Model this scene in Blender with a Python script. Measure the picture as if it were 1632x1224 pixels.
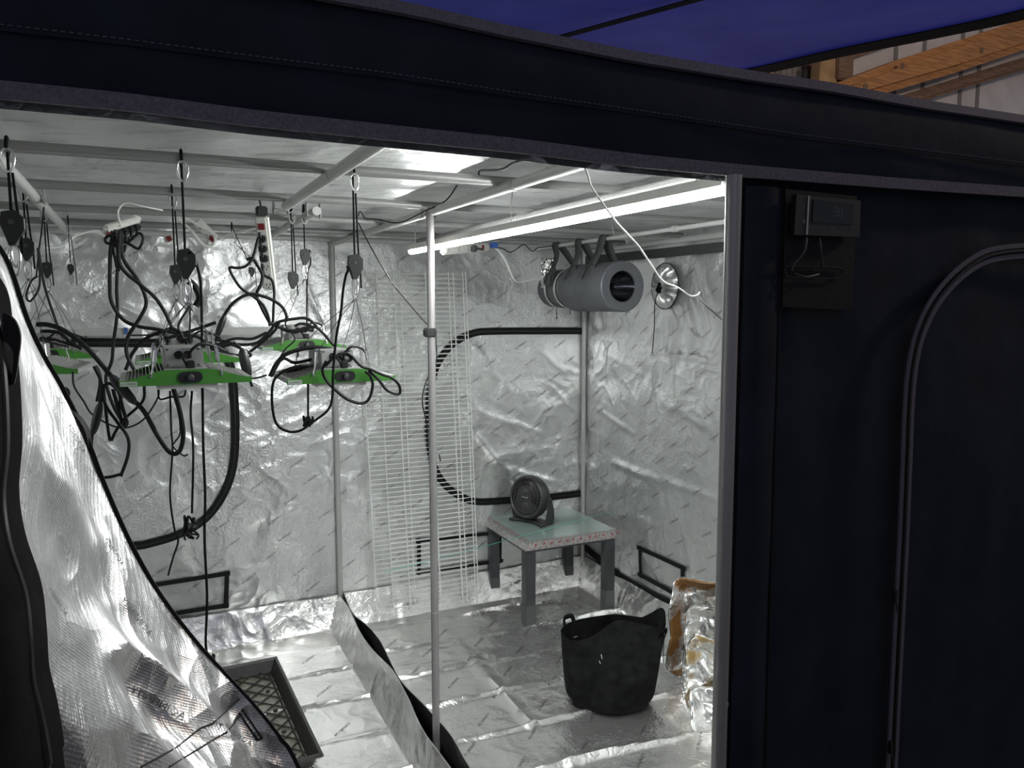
import bpy, bmesh, math, random
from mathutils import Vector, Matrix, noise
random.seed(7)
for o in list(bpy.data.objects): bpy.data.objects.remove(o)
SC = bpy.context.scene
COL = SC.collection
V = Vector
PI = math.pi

# ------------------------------------------------------------------ camera
CAM = V((-0.8278, -0.9602, 1.5587)); FPX = 1253.0
yaw, pitch, roll = map(math.radians, (25.244, 5.722, -0.096))
_F = V((math.sin(yaw), math.cos(yaw), 0)); _R = V((math.cos(yaw), -math.sin(yaw), 0)); _U = V((0, 0, 1))
FW = _F*math.cos(pitch) - _U*math.sin(pitch); UP0 = _U*math.cos(pitch) + _F*math.sin(pitch)
RT = _R*math.cos(roll) + UP0*math.sin(roll); UP = UP0*math.cos(roll) - _R*math.sin(roll)
cd = bpy.data.cameras.new('camera'); cam = bpy.data.objects.new('camera', cd); COL.objects.link(cam)
m = Matrix((RT, UP, -FW)).transposed().to_4x4(); m.translation = CAM
cam.matrix_world = m; cd.sensor_width = 36; cd.lens = FPX/1632*36; cd.clip_start = .01
SC.camera = cam

def at(x, y, ax, v):
    """turn a photograph pixel into the world point on the plane ax = v"""
    d = FW*FPX + RT*(x-816) - UP*(y-612)
    i = 'XYZ'.index(ax)
    return CAM + d*((v-CAM[i])/d[i])
def ppm(p): return FPX/((V(p)-CAM).dot(FW))

# ------------------------------------------------------------------ world, lamps, exposure
w = bpy.data.worlds.new('World'); SC.world = w; w.use_nodes = True
w.node_tree.nodes['Background'].inputs[0].default_value = (.50, .52, .62, 1)
w.node_tree.nodes['Background'].inputs[1].default_value = .27
SC.view_settings.view_transform = 'Standard'; SC.view_settings.look = 'None'
SC.cycles.max_bounces = 14; SC.cycles.glossy_bounces = 10; SC.cycles.diffuse_bounces = 8; SC.cycles.sample_clamp_indirect = 60
SC.view_settings.exposure = 0.0; SC.view_settings.gamma = 1; SC.view_settings.use_curve_mapping = False
LED = 175.0                       # radiance of the LED tube
def lamp(name, kind, loc, energy, color, size=.1, rot=None):
    l = bpy.data.lights.new(name, kind); l.energy = energy; l.color = color
    if kind == 'AREA': l.size = size
    else: l.shadow_soft_size = size
    o = bpy.data.objects.new(name, l); COL.objects.link(o); o.location = loc
    if rot: o.rotation_euler = rot
    return o
lamp('shed_bulb', 'POINT', (3.4, -.6, 3.3), 80, (1, .80, .62), .12)
lamp('shed_fill', 'AREA', (-1.0, -3.0, 3.0), 5, (.75, .82, 1), 1.6, (math.radians(50), 0, math.radians(-10)))  # soft cool area lamp for assumed daylight, its source unseen

# ------------------------------------------------------------------ materials
def mat(name, col, rough=.5, metal=0., spec=.5, **k):
    m = bpy.data.materials.new(name); m.use_nodes = True
    b = m.node_tree.nodes['Principled BSDF']
    b.inputs['Base Color'].default_value = (*col, 1); b.inputs['Roughness'].default_value = rough
    b.inputs['Metallic'].default_value = metal; b.inputs['Specular IOR Level'].default_value = spec
    if 'alpha' in k: b.inputs['Alpha'].default_value = k['alpha']
    if 'trans' in k: b.inputs['Transmission Weight'].default_value = k['trans']
    nv = k.get('noise')           # (scale, amount, bump)
    if nv:
        nt = m.node_tree; tc = nt.nodes.new('ShaderNodeTexCoord'); n = nt.nodes.new('ShaderNodeTexNoise')
        n.inputs['Scale'].default_value = nv[0]; n.inputs['Detail'].default_value = 5
        mp = nt.nodes.new('ShaderNodeMapping'); mp.inputs['Scale'].default_value = k.get('stretch', (1, 1, 1))
        nt.links.new(tc.outputs['Object'], mp.inputs[0]); nt.links.new(mp.outputs[0], n.inputs['Vector'])
        r = nt.nodes.new('ShaderNodeMapRange'); r.inputs[1].default_value = .3; r.inputs[2].default_value = .7
        r.inputs[3].default_value = 1-nv[1]; r.inputs[4].default_value = 1+nv[1]
        nt.links.new(n.outputs[0], r.inputs[0])
        mx = nt.nodes.new('ShaderNodeVectorMath'); mx.operation = 'SCALE'; mx.inputs[0].default_value = col
        nt.links.new(r.outputs[0], mx.inputs['Scale']); nt.links.new(mx.outputs[0], b.inputs['Base Color'])
        if nv[2]:
            bp = nt.nodes.new('ShaderNodeBump'); bp.inputs['Strength'].default_value = 1; bp.inputs['Distance'].default_value = nv[2]
            nt.links.new(n.outputs[0], bp.inputs['Height']); nt.links.new(bp.outputs[0], b.inputs['Normal'])
    return m

def foil(name, col=(.75, .76, .757), rough=.36, metal=.86, big=.013, crease=.008, fine=.0034, weave=0., scale=1.0, stain=None, facet=.016, fscale=5.5):
    m = bpy.data.materials.new(name); m.use_nodes = True; nt = m.node_tree; L = nt.links
    b = nt.nodes['Principled BSDF']; b.inputs['Metallic'].default_value = metal; b.inputs['Roughness'].default_value = rough
    b.inputs['Base Color'].default_value = (*col, 1)
    tc = nt.nodes.new('ShaderNodeTexCoord')
    N = nt.nodes.new
    n1 = N('ShaderNodeTexNoise'); n1.inputs['Scale'].default_value = 3.2*scale; n1.inputs['Detail'].default_value = 2; n1.inputs['Distortion'].default_value = .9
    n2 = N('ShaderNodeTexNoise'); n2.noise_type = 'RIDGED_MULTIFRACTAL'; n2.inputs['Scale'].default_value = 5*scale; n2.inputs['Detail'].default_value = 2.5; n2.inputs['Distortion'].default_value = .5
    n3 = N('ShaderNodeTexNoise'); n3.inputs['Scale'].default_value = 42*scale; n3.inputs['Detail'].default_value = 3; n3.inputs['Distortion'].default_value = 1.6
    msk = N('ShaderNodeTexNoise'); msk.inputs['Scale'].default_value = 1.7; msk.inputs['Detail'].default_value = 1
    for n in (n1, n2, n3, msk): L.new(tc.outputs['Object'], n.inputs['Vector'])
    mr = N('ShaderNodeMapRange'); mr.inputs[1].default_value = .42; mr.inputs[2].default_value = .62; L.new(msk.outputs[0], mr.inputs[0])
    mr.inputs[3].default_value = .30; mr.inputs[4].default_value = 1
    def mul(a, c):
        x = N('ShaderNodeMath'); x.operation = 'MULTIPLY'
        if hasattr(a, 'links'): L.new(a, x.inputs[0])
        else: x.inputs[0].default_value = a
        if hasattr(c, 'links'): L.new(c, x.inputs[1])
        else: x.inputs[1].default_value = c
        return x.outputs[0]
    def add(a, c):
        x = N('ShaderNodeMath'); x.operation = 'ADD'; L.new(a, x.inputs[0]); L.new(c, x.inputs[1]); return x.outputs[0]
    h = add(mul(n1.outputs[0], big), mul(n2.outputs[0], crease))
    h = add(h, mul(mul(n3.outputs[0], mr.outputs[0]), fine))
    if facet:
        dn = N('ShaderNodeTexNoise'); dn.inputs['Scale'].default_value = 3.5*scale; dn.inputs['Detail'].default_value = 2; L.new(tc.outputs['Object'], dn.inputs['Vector'])
        sc_ = N('ShaderNodeVectorMath'); sc_.operation = 'SCALE'; sc_.inputs['Scale'].default_value = .35/scale; L.new(dn.outputs['Color'], sc_.inputs[0])
        ad = N('ShaderNodeVectorMath'); ad.operation = 'ADD'; L.new(tc.outputs['Object'], ad.inputs[0]); L.new(sc_.outputs[0], ad.inputs[1])
        m2_ = N('ShaderNodeTexNoise'); m2_.inputs['Scale'].default_value = 1.3; m2_.inputs['Detail'].default_value = 1; L.new(tc.outputs['Object'], m2_.inputs['Vector'])
        mr2 = N('ShaderNodeMapRange'); mr2.inputs[1].default_value = .40; mr2.inputs[2].default_value = .60; mr2.inputs[3].default_value = .18; mr2.inputs[4].default_value = 1; L.new(m2_.outputs[0], mr2.inputs[0])
        for fs_, am in ((fscale*scale, facet), (fscale*2.9*scale, facet*.30)):
            vo = N('ShaderNodeTexVoronoi'); vo.inputs['Scale'].default_value = fs_; L.new(ad.outputs[0], vo.inputs['Vector'])
            h = add(h, mul(mul(vo.outputs['Distance'], mr2.outputs[0]), am))
    if weave:
        wv = N('ShaderNodeTexVoronoi'); wv.inputs['Scale'].default_value = 300; wv.inputs['Randomness'].default_value = 0.0
        mp = N('ShaderNodeMapping'); mp.inputs['Rotation'].default_value = (.3, .2, .7)
        L.new(tc.outputs['UV'], mp.inputs[0]); L.new(mp.outputs[0], wv.inputs['Vector'])
        h = add(h, mul(wv.outputs['Distance'], weave))
    bp = N('ShaderNodeBump'); bp.inputs['Distance'].default_value = 1; bp.inputs['Strength'].default_value = 1
    L.new(h, bp.inputs['Height']); L.new(bp.outputs[0], b.inputs['Normal'])
    if stain:
        s = N('ShaderNodeTexNoise'); s.inputs['Scale'].default_value = stain[2]; s.inputs['Detail'].default_value = 4; L.new(tc.outputs['Object'], s.inputs['Vector'])
        r = N('ShaderNodeMapRange'); r.inputs[1].default_value = stain[1]; r.inputs[2].default_value = stain[1]+.05; L.new(s.outputs[0], r.inputs[0])
        mx = N('ShaderNodeMix'); mx.data_type = 'RGBA'; L.new(r.outputs[0], mx.inputs[0])
        mx.inputs[6].default_value = (*col, 1)
        n9 = N('ShaderNodeTexNoise'); n9.inputs['Scale'].default_value = 14; L.new(tc.outputs['Object'], n9.inputs['Vector'])
        m2 = N('ShaderNodeMix'); m2.data_type = 'RGBA'; L.new(n9.outputs[0], m2.inputs[0])
        m2.inputs[6].default_value = (*stain[0], 1); m2.inputs[7].default_value = (*[c*1.9 for c in stain[0]], 1)
        L.new(m2.outputs[2], mx.inputs[7]); L.new(mx.outputs[2], b.inputs['Base Color'])
        iv = N('ShaderNodeMapRange'); iv.inputs[3].default_value = metal; iv.inputs[4].default_value = .1; L.new(r.outputs[0], iv.inputs[0])
        L.new(iv.outputs[0], b.inputs['Metallic'])
    return m

M = dict(
 foil=foil('silver_foil'),
 foil_floor=foil('silver_floor_foil', (.84, .835, .82), .26, .88, .014, .008, .0034, facet=.016, fscale=6),
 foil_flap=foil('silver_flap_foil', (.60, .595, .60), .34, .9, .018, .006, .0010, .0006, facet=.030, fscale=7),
 foil_roof=foil('silver_roof_foil', (.75, .76, .757), .42, .84, .02, .006, .0010),
 fabric=mat('black_canvas', (.013, .017, .027), .85, 0, .2, noise=(9, .25, .004)),
 fabric2=mat('black_zipper_tape', (.006, .006, .007), .7, 0, .3, noise=(90, .3, .0006)),
 piping=mat('grey_piping', (.115, .105, .13), .8, 0, .3, noise=(260, .25, .0006)),
 steel=mat('white_painted_steel', (.50, .50, .49), .38, .25, .5, noise=(6, .05, 0)),
 pole=mat('grey_painted_steel', (.30, .29, .29), .38, .3, .5, noise=(6, .06, 0)),
 shaded_steel=mat('shaded_grey_tube', (.24, .24, .235), .35, .3),  # darker copy of the tube steel, roof shade put into its colour
 chrome=mat('bright_metal', (.75, .75, .74), .22, 1.),
 black=mat('black_plastic', (.012, .012, .013), .42, 0, .5),
 rubber=mat('black_cable_rubber', (.006, .006, .0065), .55, 0, .25),
 rope=mat('black_rope', (.007, .007, .0075), .85, 0, .15),
 white=mat('white_plastic', (.62, .62, .58), .4),
 wirewhite=mat('white_coated_wire', (.90, .91, .88), .4),
 red=mat('dark_red_switch', (.18, .012, .016), .3),
 blue=mat('blue_plastic', (.03, .09, .32), .4),
 green=mat('green_powder_coat', (.055, .215, .030), .38, 0, .5),
 alu=mat('brushed_aluminium', (.42, .42, .41), .4, .6),
 box=mat('grey_driver_box', (.36, .36, .35), .45, .5, noise=(40, .06, 0)),
 dark=mat('dark_gap', (.004, .004, .004), .9),
 sticker=mat('pale_sticker', (.42, .50, .42), .5),
 ink=mat('dark_ink', (.03, .03, .03), .5),
 ink2=mat('silver_grey_print', (.15, .15, .15), .35, .5),
 redink=mat('red_ink', (.42, .03, .05), .5),
 tablegrey=mat('charcoal_painted_wood', (.055, .057, .062), .5, noise=(12, .15, 0)),
 sock=mat('grey_leg_tip', (.10, .10, .103), .6),
 tabletop=mat('scuffed_silver_top', (.45, .46, .45), .18, .35, noise=(30, .1, .0003)),
 tape=mat('crinkled_clear_tape', (.50, .47, .46), .25, .3, noise=(80, .35, .002)),
 glass=mat('clear_glass_sheet', (.55, .80, .74), .04, 0, .6, alpha=.16),
 fan=mat('dark_grey_fan_plastic', (.045, .045, .046), .42),
 grille=mat('dark_grey_grille', (.11, .11, .112), .35),
 filt=mat('dark_grey_filter_sleeve', (.085, .09, .097), .55, .1, noise=(14, .1, .0006)),
 filt2=mat('grey_filter_cap', (.10, .105, .115), .45, .2),
 webbing=mat('dark_grey_webbing', (.045, .045, .048), .7, noise=(60, .2, .0005)),
 felt=mat('black_felt', (.010, .010, .0105), .95, 0, .15, noise=(24, .5, .0022)),
 tray=mat('black_tray_plastic', (.035, .034, .032), .45, noise=(26, .35, .0006)),
 trayin=mat('dirty_tray_floor', (.16, .155, .12), .3, .1, noise=(11, .6, .0006)),
 tarp=None,
 wood=mat('orange_rough_pine', (.50, .235, .085), .6, 0, .4, noise=(7, .35, .002), stretch=(1, 6, 14)),
 wood2=mat('weathered_brown_board', (.22, .13, .08), .7, noise=(9, .35, .002), stretch=(1, 5, 12)),
 wood3=mat('pale_sawn_pine', (.48, .30, .14), .7, noise=(9, .25, .001)),
 tin=mat('weathered_corrugated_tin', (.26, .22, .19), .6, .2, noise=(12, .3, 0)),
 panel=mat('pale_grey_wall_panel', (.74, .70, .70), .7, noise=(6, .12, .001)),
 joint=mat('grey_joint', (.26, .25, .25), .7),
 slab=mat('shed_concrete', (.12, .115, .11), .85, noise=(4, .3, .002)),
 teal=mat('teal_string', (.10, .55, .48), .5),
 screen=mat('dark_glossy_screen', (.006, .007, .010), .06, 0, .6),
 lcd=mat('dim_segment_digits', (.12, .14, .17), .4),
 pan=foil('aluminium_pan', (.86, .86, .85), .22, 1., .004, .006, .0016, scale=2.4),
 pan_stain=foil('stained_aluminium_pan', (.86, .86, .85), .25, 1., .004, .006, .0012, scale=2.4, stain=((.17, .085, .028), .46, 6)),
 pan_spot=foil('spotted_aluminium_pan', (.86, .86, .85), .22, 1., .004, .006, .0014, scale=2.4, stain=((.34, .24, .10), .50, 5)),
)
def emit(name, col, s):
    m = bpy.data.materials.new(name); m.use_nodes = True; nt = m.node_tree; nt.nodes.clear()
    e = nt.nodes.new('ShaderNodeEmission'); e.inputs[0].default_value = (*col, 1); e.inputs[1].default_value = s
    o = nt.nodes.new('ShaderNodeOutputMaterial'); nt.links.new(e.outputs[0], o.inputs[0]); return m
M['led'] = emit('led_diffuser', (.97, 1., .985), LED)
def tarp_mat():
    m = mat('blue_tarpaulin', (.19, .20, .56), .45, 0, .4, noise=(3.2, .35, .02)); nt = m.node_tree
    b = nt.nodes['Principled BSDF']; t = nt.nodes.new('ShaderNodeBsdfTranslucent'); t.inputs[0].default_value = (.08, .10, .8, 1)
    mx = nt.nodes.new('ShaderNodeMixShader'); mx.inputs[0].default_value = .35
    out = nt.nodes['Material Output']; nt.links.new(b.outputs[0], mx.inputs[1]); nt.links.new(t.outputs[0], mx.inputs[2]); nt.links.new(mx.outputs[0], out.inputs[0])
    return m
M['tarp'] = tarp_mat()

# ------------------------------------------------------------------ mesh helpers
def crom(pts, n):
    """smooth curve through the points"""
    pts = [V(p) for p in pts]
    if n <= 1 or len(pts) < 3: return pts
    P = [2*pts[0]-pts[1]] + pts + [2*pts[-1]-pts[-2]]; out = []
    for i in range(1, len(P)-2):
        for k in range(n):
            t = k/n; a, b, c, d = P[i-1:i+3]
            out.append(.5*((2*b)+(c-a)*t+(2*a-5*b+4*c-d)*t*t+(-a+3*b-3*c+d)*t**3))
    out.append(pts[-1]); return out
class MB:
    def __init__(s): s.v = []; s.f = []; s.m = []; s.mi = 0
    def add(s, vs, fs):
        b = len(s.v); s.v += [tuple(p) for p in vs]; s.f += [tuple(i+b for i in f) for f in fs]; s.m += [s.mi]*len(fs); return s
    def box(s, lo, hi, M_=None):
        x0, y0, z0 = lo; x1, y1, z1 = hi
        vs = [V(p) for p in ((x0,y0,z0),(x1,y0,z0),(x1,y1,z0),(x0,y1,z0),(x0,y0,z1),(x1,y0,z1),(x1,y1,z1),(x0,y1,z1))]
        if M_: vs = [M_ @ p for p in vs]
        return s.add(vs, [(0,3,2,1),(4,5,6,7),(0,1,5,4),(1,2,6,5),(2,3,7,6),(3,0,4,7)])
    def bbox(s, lo, hi, b=.003, M_=None):          # box with bevelled vertical and horizontal edges
        bm = bmesh.new(); bmesh.ops.create_cube(bm, size=1)
        for v in bm.verts: v.co = V([(lo[i]+hi[i])/2 + v.co[i]*(hi[i]-lo[i]) for i in range(3)])
        bmesh.ops.bevel(bm, geom=bm.edges[:], offset=b, segments=2, affect='EDGES')
        if M_: bmesh.ops.transform(bm, matrix=M_, verts=bm.verts[:])
        bm.verts.index_update(); s.add([v.co for v in bm.verts], [[v.index for v in f.verts] for f in bm.faces]); bm.free(); return s
    def tube(s, pts, r, n=8, cap=True, smooth=1):
        pts = crom(pts, smooth); rings = []; prev = None; k = len(pts)
        rr = r if callable(r) else (lambda t: r)
        for i, p in enumerate(pts):
            t = (pts[min(i+1, k-1)]-pts[max(i-1, 0)])
            t = t.normalized() if t.length > 1e-9 else V((0, 0, 1))
            a = prev if prev is not None else (V((0, 0, 1)) if abs(t.z) < .9 else V((1, 0, 0)))
            a = (a - t*a.dot(t)); a = a.normalized() if a.length > 1e-6 else t.orthogonal().normalized()
            prev = a; b = t.cross(a); R = rr(i/max(1, k-1))
            rings.append([p + (a*math.cos(2*PI*j/n)+b*math.sin(2*PI*j/n))*R for j in range(n)])
        vs = [q for g in rings for q in g]; fs = []
        for i in range(k-1):
            for j in range(n): fs.append((i*n+j, i*n+(j+1) % n, (i+1)*n+(j+1) % n, (i+1)*n+j))
        if cap: fs += [tuple(reversed(range(n))), tuple((k-1)*n+j for j in range(n))]
        return s.add(vs, fs)
    def lathe(s, prof, n=32, M_=None, cap=False):   # prof: (r, h) about local Z
        vs = [V((r*math.cos(2*PI*j/n), r*math.sin(2*PI*j/n), h)) for r, h in prof for j in range(n)]
        if M_: vs = [M_ @ p for p in vs]
        fs = [(i*n+j, i*n+(j+1) % n, (i+1)*n+(j+1) % n, (i+1)*n+j) for i in range(len(prof)-1) for j in range(n)]
        if cap: fs += [tuple(reversed(range(n))), tuple((len(prof)-1)*n+j for j in range(n))]
        return s.add(vs, fs)
    def grid(s, fn, nu, nv):
        vs = [fn(i/nu, j/nv) for i in range(nu+1) for j in range(nv+1)]
        return s.add(vs, [(i*(nv+1)+j, (i+1)*(nv+1)+j, (i+1)*(nv+1)+j+1, i*(nv+1)+j+1) for i in range(nu) for j in range(nv)])
    def ribbon(s, pts, nrm, wd, th, smooth=1):      # flat band of width wd, thickness th
        pts = crom(pts, smooth); nrm = V(nrm).normalized(); k = len(pts); vs = []; fs = []
        for i, p in enumerate(pts):
            t = (pts[min(i+1, k-1)]-pts[max(i-1, 0)]).normalized(); a = t.cross(nrm).normalized()*wd/2
            vs += [p-a, p+a, p+a+nrm*th, p-a+nrm*th]
        for i in range(k-1):
            for j in range(4): fs.append((i*4+j, i*4+(j+1) % 4, i*4+4+(j+1) % 4, i*4+4+j))
        fs += [(3,2,1,0), tuple((k-1)*4+j for j in range(4))]
        return s.add(vs, fs)
    def prism(s, poly, ext):                        # polygon of points extruded along ext
        poly = [V(p) for p in poly]; n = len(poly); ext = V(ext)
        return s.add(poly+[p+ext for p in poly], [tuple(reversed(range(n))), tuple(range(n, 2*n))]+[(i, (i+1) % n, n+(i+1) % n, n+i) for i in range(n)])
    def build(s, name, mt, parent=None, smooth=True, solid=0):
        me = bpy.data.meshes.new(name); me.from_pydata(s.v, [], s.f)
        for q in (mt if isinstance(mt, (list, tuple)) else [mt]): me.materials.append(M[q] if isinstance(q, str) else q)
        if isinstance(mt, (list, tuple)): me.polygons.foreach_set('material_index', s.m)
        bm = bmesh.new(); bm.from_mesh(me); bmesh.ops.recalc_face_normals(bm, faces=bm.faces[:]); bm.to_mesh(me); bm.free()
        if smooth: me.shade_smooth(); me.set_sharp_from_angle(angle=math.radians(38))
        o = bpy.data.objects.new(name, me); COL.objects.link(o)
        if parent: o.parent = parent
        return o
def thing(name, label, cat, loc=(0,0,0), group=None, rz=0):
    o = bpy.data.objects.new(name, None); COL.objects.link(o); o.location = loc; o.rotation_euler = (0, 0, rz)
    o.empty_display_size = .02; return tag(o, label, cat, group)
def tag(o, label, cat=None, group=None):
    o['label'] = label
    if cat: o['category'] = cat
    if group: o['group'] = group
    return o
def struct(o): o['kind'] = 'structure'; return o
def fbm(x, y, z=0.): return noise.noise(V((x, y, z)))
def dup(root, loc, label, group=None, rz=0):
    r = root.copy(); COL.objects.link(r); r.location = loc; r.rotation_euler = (0, 0, rz); r['label'] = label
    if group: r['group'] = group
    for ch in list(root.children):
        c = ch.copy(); COL.objects.link(c); c.parent = r
        for g in list(ch.children):
            d = g.copy(); COL.objects.link(d); d.parent = c
    return r
def relm(loc): return Matrix.Translation(-V(loc))
_tx = {}
def text2d(s, size=1.):
    """lettering as flat triangles: verts centred in x, baseline at 0"""
    if s not in _tx:
        cu = bpy.data.curves.new('t', 'FONT'); cu.body = s; cu.size = 1; cu.resolution_u = 1
        o = bpy.data.objects.new('t', cu); COL.objects.link(o); dg = bpy.context.evaluated_depsgraph_get()
        me = o.evaluated_get(dg).to_mesh(); vs = [(v.co.x, v.co.y) for v in me.vertices]; fs = [tuple(p.vertices) for p in me.polygons]
        o.evaluated_get(dg).to_mesh_clear(); bpy.data.objects.remove(o); xm = max(v[0] for v in vs)/2
        _tx[s] = ([(a-xm, b) for a, b in vs], fs)
    vs, fs = _tx[s]; return [(a*size, b*size) for a, b in vs], fs

# ------------------------------------------------------------------ the tent shell
R = 1.385; B = 2.79; ZR = 1.905; HB = 1.74
def creases(lines, ax, v, ia, ib):
    out = []
    for x0, y0, x1, y1, h, w_ in lines:
        p_, q_ = at(x0, y0, ax, v), at(x1, y1, ax, v); out.append((p_[ia], p_[ib], q_[ia], q_[ib], h, w_))
    def f(a, b):
        t_ = 0
        for x0, z0, x1, z1, h, w_ in out:
            if abs(a-(x0+x1)/2) > abs(x1-x0)/2+.06 or abs(b-(z0+z1)/2) > abs(z1-z0)/2+.06: continue
            dx, dz = x1-x0, z1-z0; k_ = max(0, min(1, ((a-x0)*dx+(b-z0)*dz)/(dx*dx+dz*dz)))
            d_ = math.hypot(a-x0-k_*dx+.018*noise.noise(V((a*11, b*11, 3))), b-z0-k_*dz)
            t_ += .72*h*(.25+.75*math.sin(PI*k_)**.5)*math.exp(-(d_/w_)**2)*(1+.5*noise.noise(V((a*20, b*20, 7))))
        return t_
    return f
cB = creases([(700,580,760,655,.016,.016),(760,655,860,690,.012,.014),(752,548,790,600,.014,.014),(790,600,815,625,.014,.012),(815,600,840,640,.010,.012),
  (700,560,745,575,.010,.012),(720,640,800,745,.014,.016),(800,745,890,770,.010,.014),(850,545,905,600,.008,.012),(870,610,925,660,.009,.010),
  (550,560,620,590,.008,.01),(545,680,600,720,.010,.012),(545,760,640,830,.008,.012),(440,640,530,600,.010,.014),(400,700,520,650,.010,.014),(380,760,500,720,.009,.014),
  (230,430,350,390,.008,.014),(300,520,450,430,.009,.014),(400,830,520,800,.008,.014),(400,560,520,520,.008,.014),(480,440,520,520,.010,.012),(540,400,600,470,.010,.012)], 'Y', B, 0, 2)
cR = creases([(974,736,1050,765,.016,.018),(1050,765,1146,796,.014,.018),(998,816,1060,842,.011,.014),(1060,842,1140,870,.010,.014),(950,650,1010,690,.010,.014),
  (1040,560,1140,575,.012,.014),(960,560,1030,600,.008,.012),(1050,640,1145,690,.009,.014),(1090,520,1140,560,.010,.012),(960,440,1010,470,.008,.012),(1090,850,1120,990,.009,.012)], 'X', R, 1, 2)
def dB(x, z): return -cB(x, z)+.012*fbm(x*2.2, z*2.2, 1)+.006*fbm(x*6, z*6, 2)
def dR(y, z): return -cR(y, z)+.014*fbm(y*2.2, z*2.0, 5)+.006*fbm(y*6, z*6, 6)
def dC(x, y): return -min(.05, max(0, x-.15)*.08)*math.exp(-y/.5)-.008*math.exp(-y/.3)+.007*fbm(x*2.5, y*2.5, 9)+.005*fbm(x*1.2, y*7, 10)
slab = MB().box((-5, -3.5, -.08), (8, 5, -.02)).build('floor', 'slab', None, False); struct(slab)
wb = struct(MB().grid(lambda u, v: V((-R+2*R*u, B+dB(-R+2*R*u, ZR*v), ZR*v)), 230, 160).build('wall_back', 'foil'))
wr = struct(MB().grid(lambda u, v: V((R+dR(B*u, ZR*v), B*u, ZR*v)), 230, 160).build('wall_right', 'foil'))
wl = struct(MB().grid(lambda u, v: V((-R-dR(B*u, ZR*v), B*u, ZR*v)), 60, 40).build('wall_left', 'foil'))
ce = struct(MB().grid(lambda u, v: V((-R+2*R*u, B*v, ZR+dC(-R+2*R*u, B*v))), 90, 110).build('ceiling', 'foil_roof'))

# lettering printed on the foil
def letters(parent, place, us, vs_, ang, size, jitter=.02):
    mb = MB(); ca, sa = math.cos(ang), math.sin(ang); row = 0
    v = vs_[0]
    while v < vs_[1]:
        u = us[0] + (row % 2)*.11 + (row*.067 % .1); k = 0
        while u < us[1]:
            t2, fs = text2d('AC INFINITY', size)
            mb.add([place(u + a*ca - b*sa, v + a*sa + b*ca) for a, b in t2], fs)
            u += .235; k += 1
        v += .088; row += 1
    o = mb.build('printed_lettering', 'ink2', parent, False); o['kind'] = 'stuff'; return o
EPS = .0018
letters(wb, lambda x, z: V((x, B+dB(x, z)-EPS, z)), (-1.3, 1.33), (.2, 1.85), math.radians(30), .0135)
letters(wr, lambda y, z: V((R+dR(B-y, z)-EPS, B-y, z)), (.06, 2.7), (.2, 1.8), math.radians(30), .0135)
letters(ce, lambda x, y: V((x, y, ZR+dC(x, y)-EPS)), (-1.3, 1.3), (.1, 2.7), math.radians(-20), .016)

# front fascia, read off along its edges
bot = [(0,162),(200,180),(412,206),(614,226),(820,246),(1000,268),(1165,283),(1400,301),(1632,316)]
top = [(-300,-190),(0,-112),(300,-50),(560,0),(650,16),(800,50),(1000,90),(1165,117),(1310,138),(1463,166),(1632,191)]
seam = [(0,50),(201,73),(412,100),(603,123),(810,154),(1055,189),(1259,219),(1632,265)]
def zf(px):
    pts = sorted([(at(x, y, 'Y', 0).x, at(x, y, 'Y', 0).z) for x, y in px])
    def f(X):
        if X <= pts[0][0]: return pts[0][1]+(X-pts[0][0])*(pts[1][1]-pts[0][1])/(pts[1][0]-pts[0][0])*.3
        if X >= pts[-1][0]: return pts[-1][1]
        for (a, c), (b, d) in zip(pts, pts[1:]):
            if a <= X <= b: return c+(d-c)*(X-a)/(b-a)
    return f
zb, zt, zs = zf(bot), zf(top), zf(seam)
wf = MB()
# outer black cloth (header), and inner foil face 12 mm behind
def head(u, v, y): X = -1.42+2.84*u; return V((X, y-.012*math.sin(PI*v)+.006*fbm(X*3, v*2, 3), zb(X)+(zt(X)-zb(X))*v))
wf.grid(lambda u, v: head(u, v, -.006), 110, 10)
wf.mi = 1; wf.grid(lambda u, v: V((-1.42+2.84*u, .034, zb(-1.42+2.84*u)+(zt(-1.42+2.84*u)-zb(-1.42+2.84*u))*v)), 110, 10); wf.mi = 0
# right-hand panel below the header
XE = at(1170, 700, 'Y', 0).x; PX = at(1159, 700, 'Y', -.028).x
def panel(u, v, y): X = XE+(1.42-XE)*u; z = (zb(X)+.03)*v; return V((X, y+.010*fbm(X*3, z*2, 4)*min(1, u*12)+.004*fbm(X*12, z*1.5, 8), z))
wf.grid(lambda u, v: panel(u, v, .010), 90, 70)
wf.mi = 1; wf.grid(lambda u, v: panel(u, v, .030), 60, 40)
front = struct(wf.build('wall_front', ['fabric', 'foil']))
def alongX(f, x0, x1, y, n=60, off=0): return [V((x0+(x1-x0)*i/n, y, f(x0+(x1-x0)*i/n)+off)) for i in range(n+1)]
p = MB().ribbon(alongX(zb, -1.42, 1.42, -.012, 80, .008), (0, -1, 0), .018, .006).build('grey_edge_piping', 'piping', front); p['label'] = 'grey woven edging along the fascia bottom'
p = MB().ribbon(alongX(zt, -1.42, 1.42, -.012, 80, -.006), (0, -1, .3), .016, .006).build('grey_edge_piping', 'piping', front); p['label'] = 'grey woven edging along the fascia top'
st = MB()
X = -1.0
while X < 1.4:
    a, b_ = V((X, -.0235, zs(X))), V((X+.0045, -.0235, zs(X+.0045))); st.tube([a, b_], .0006, 5); X += .0075
st.build('stitch_line', 'piping', front)['kind'] = 'stuff'
MB().ribbon([V((x, -.0205, zs(x)-.003)) for x in [i*.04-1.4 for i in range(71)]], (0, -1, 0), .005, .002).build('seam_fold', 'fabric', front)
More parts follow.
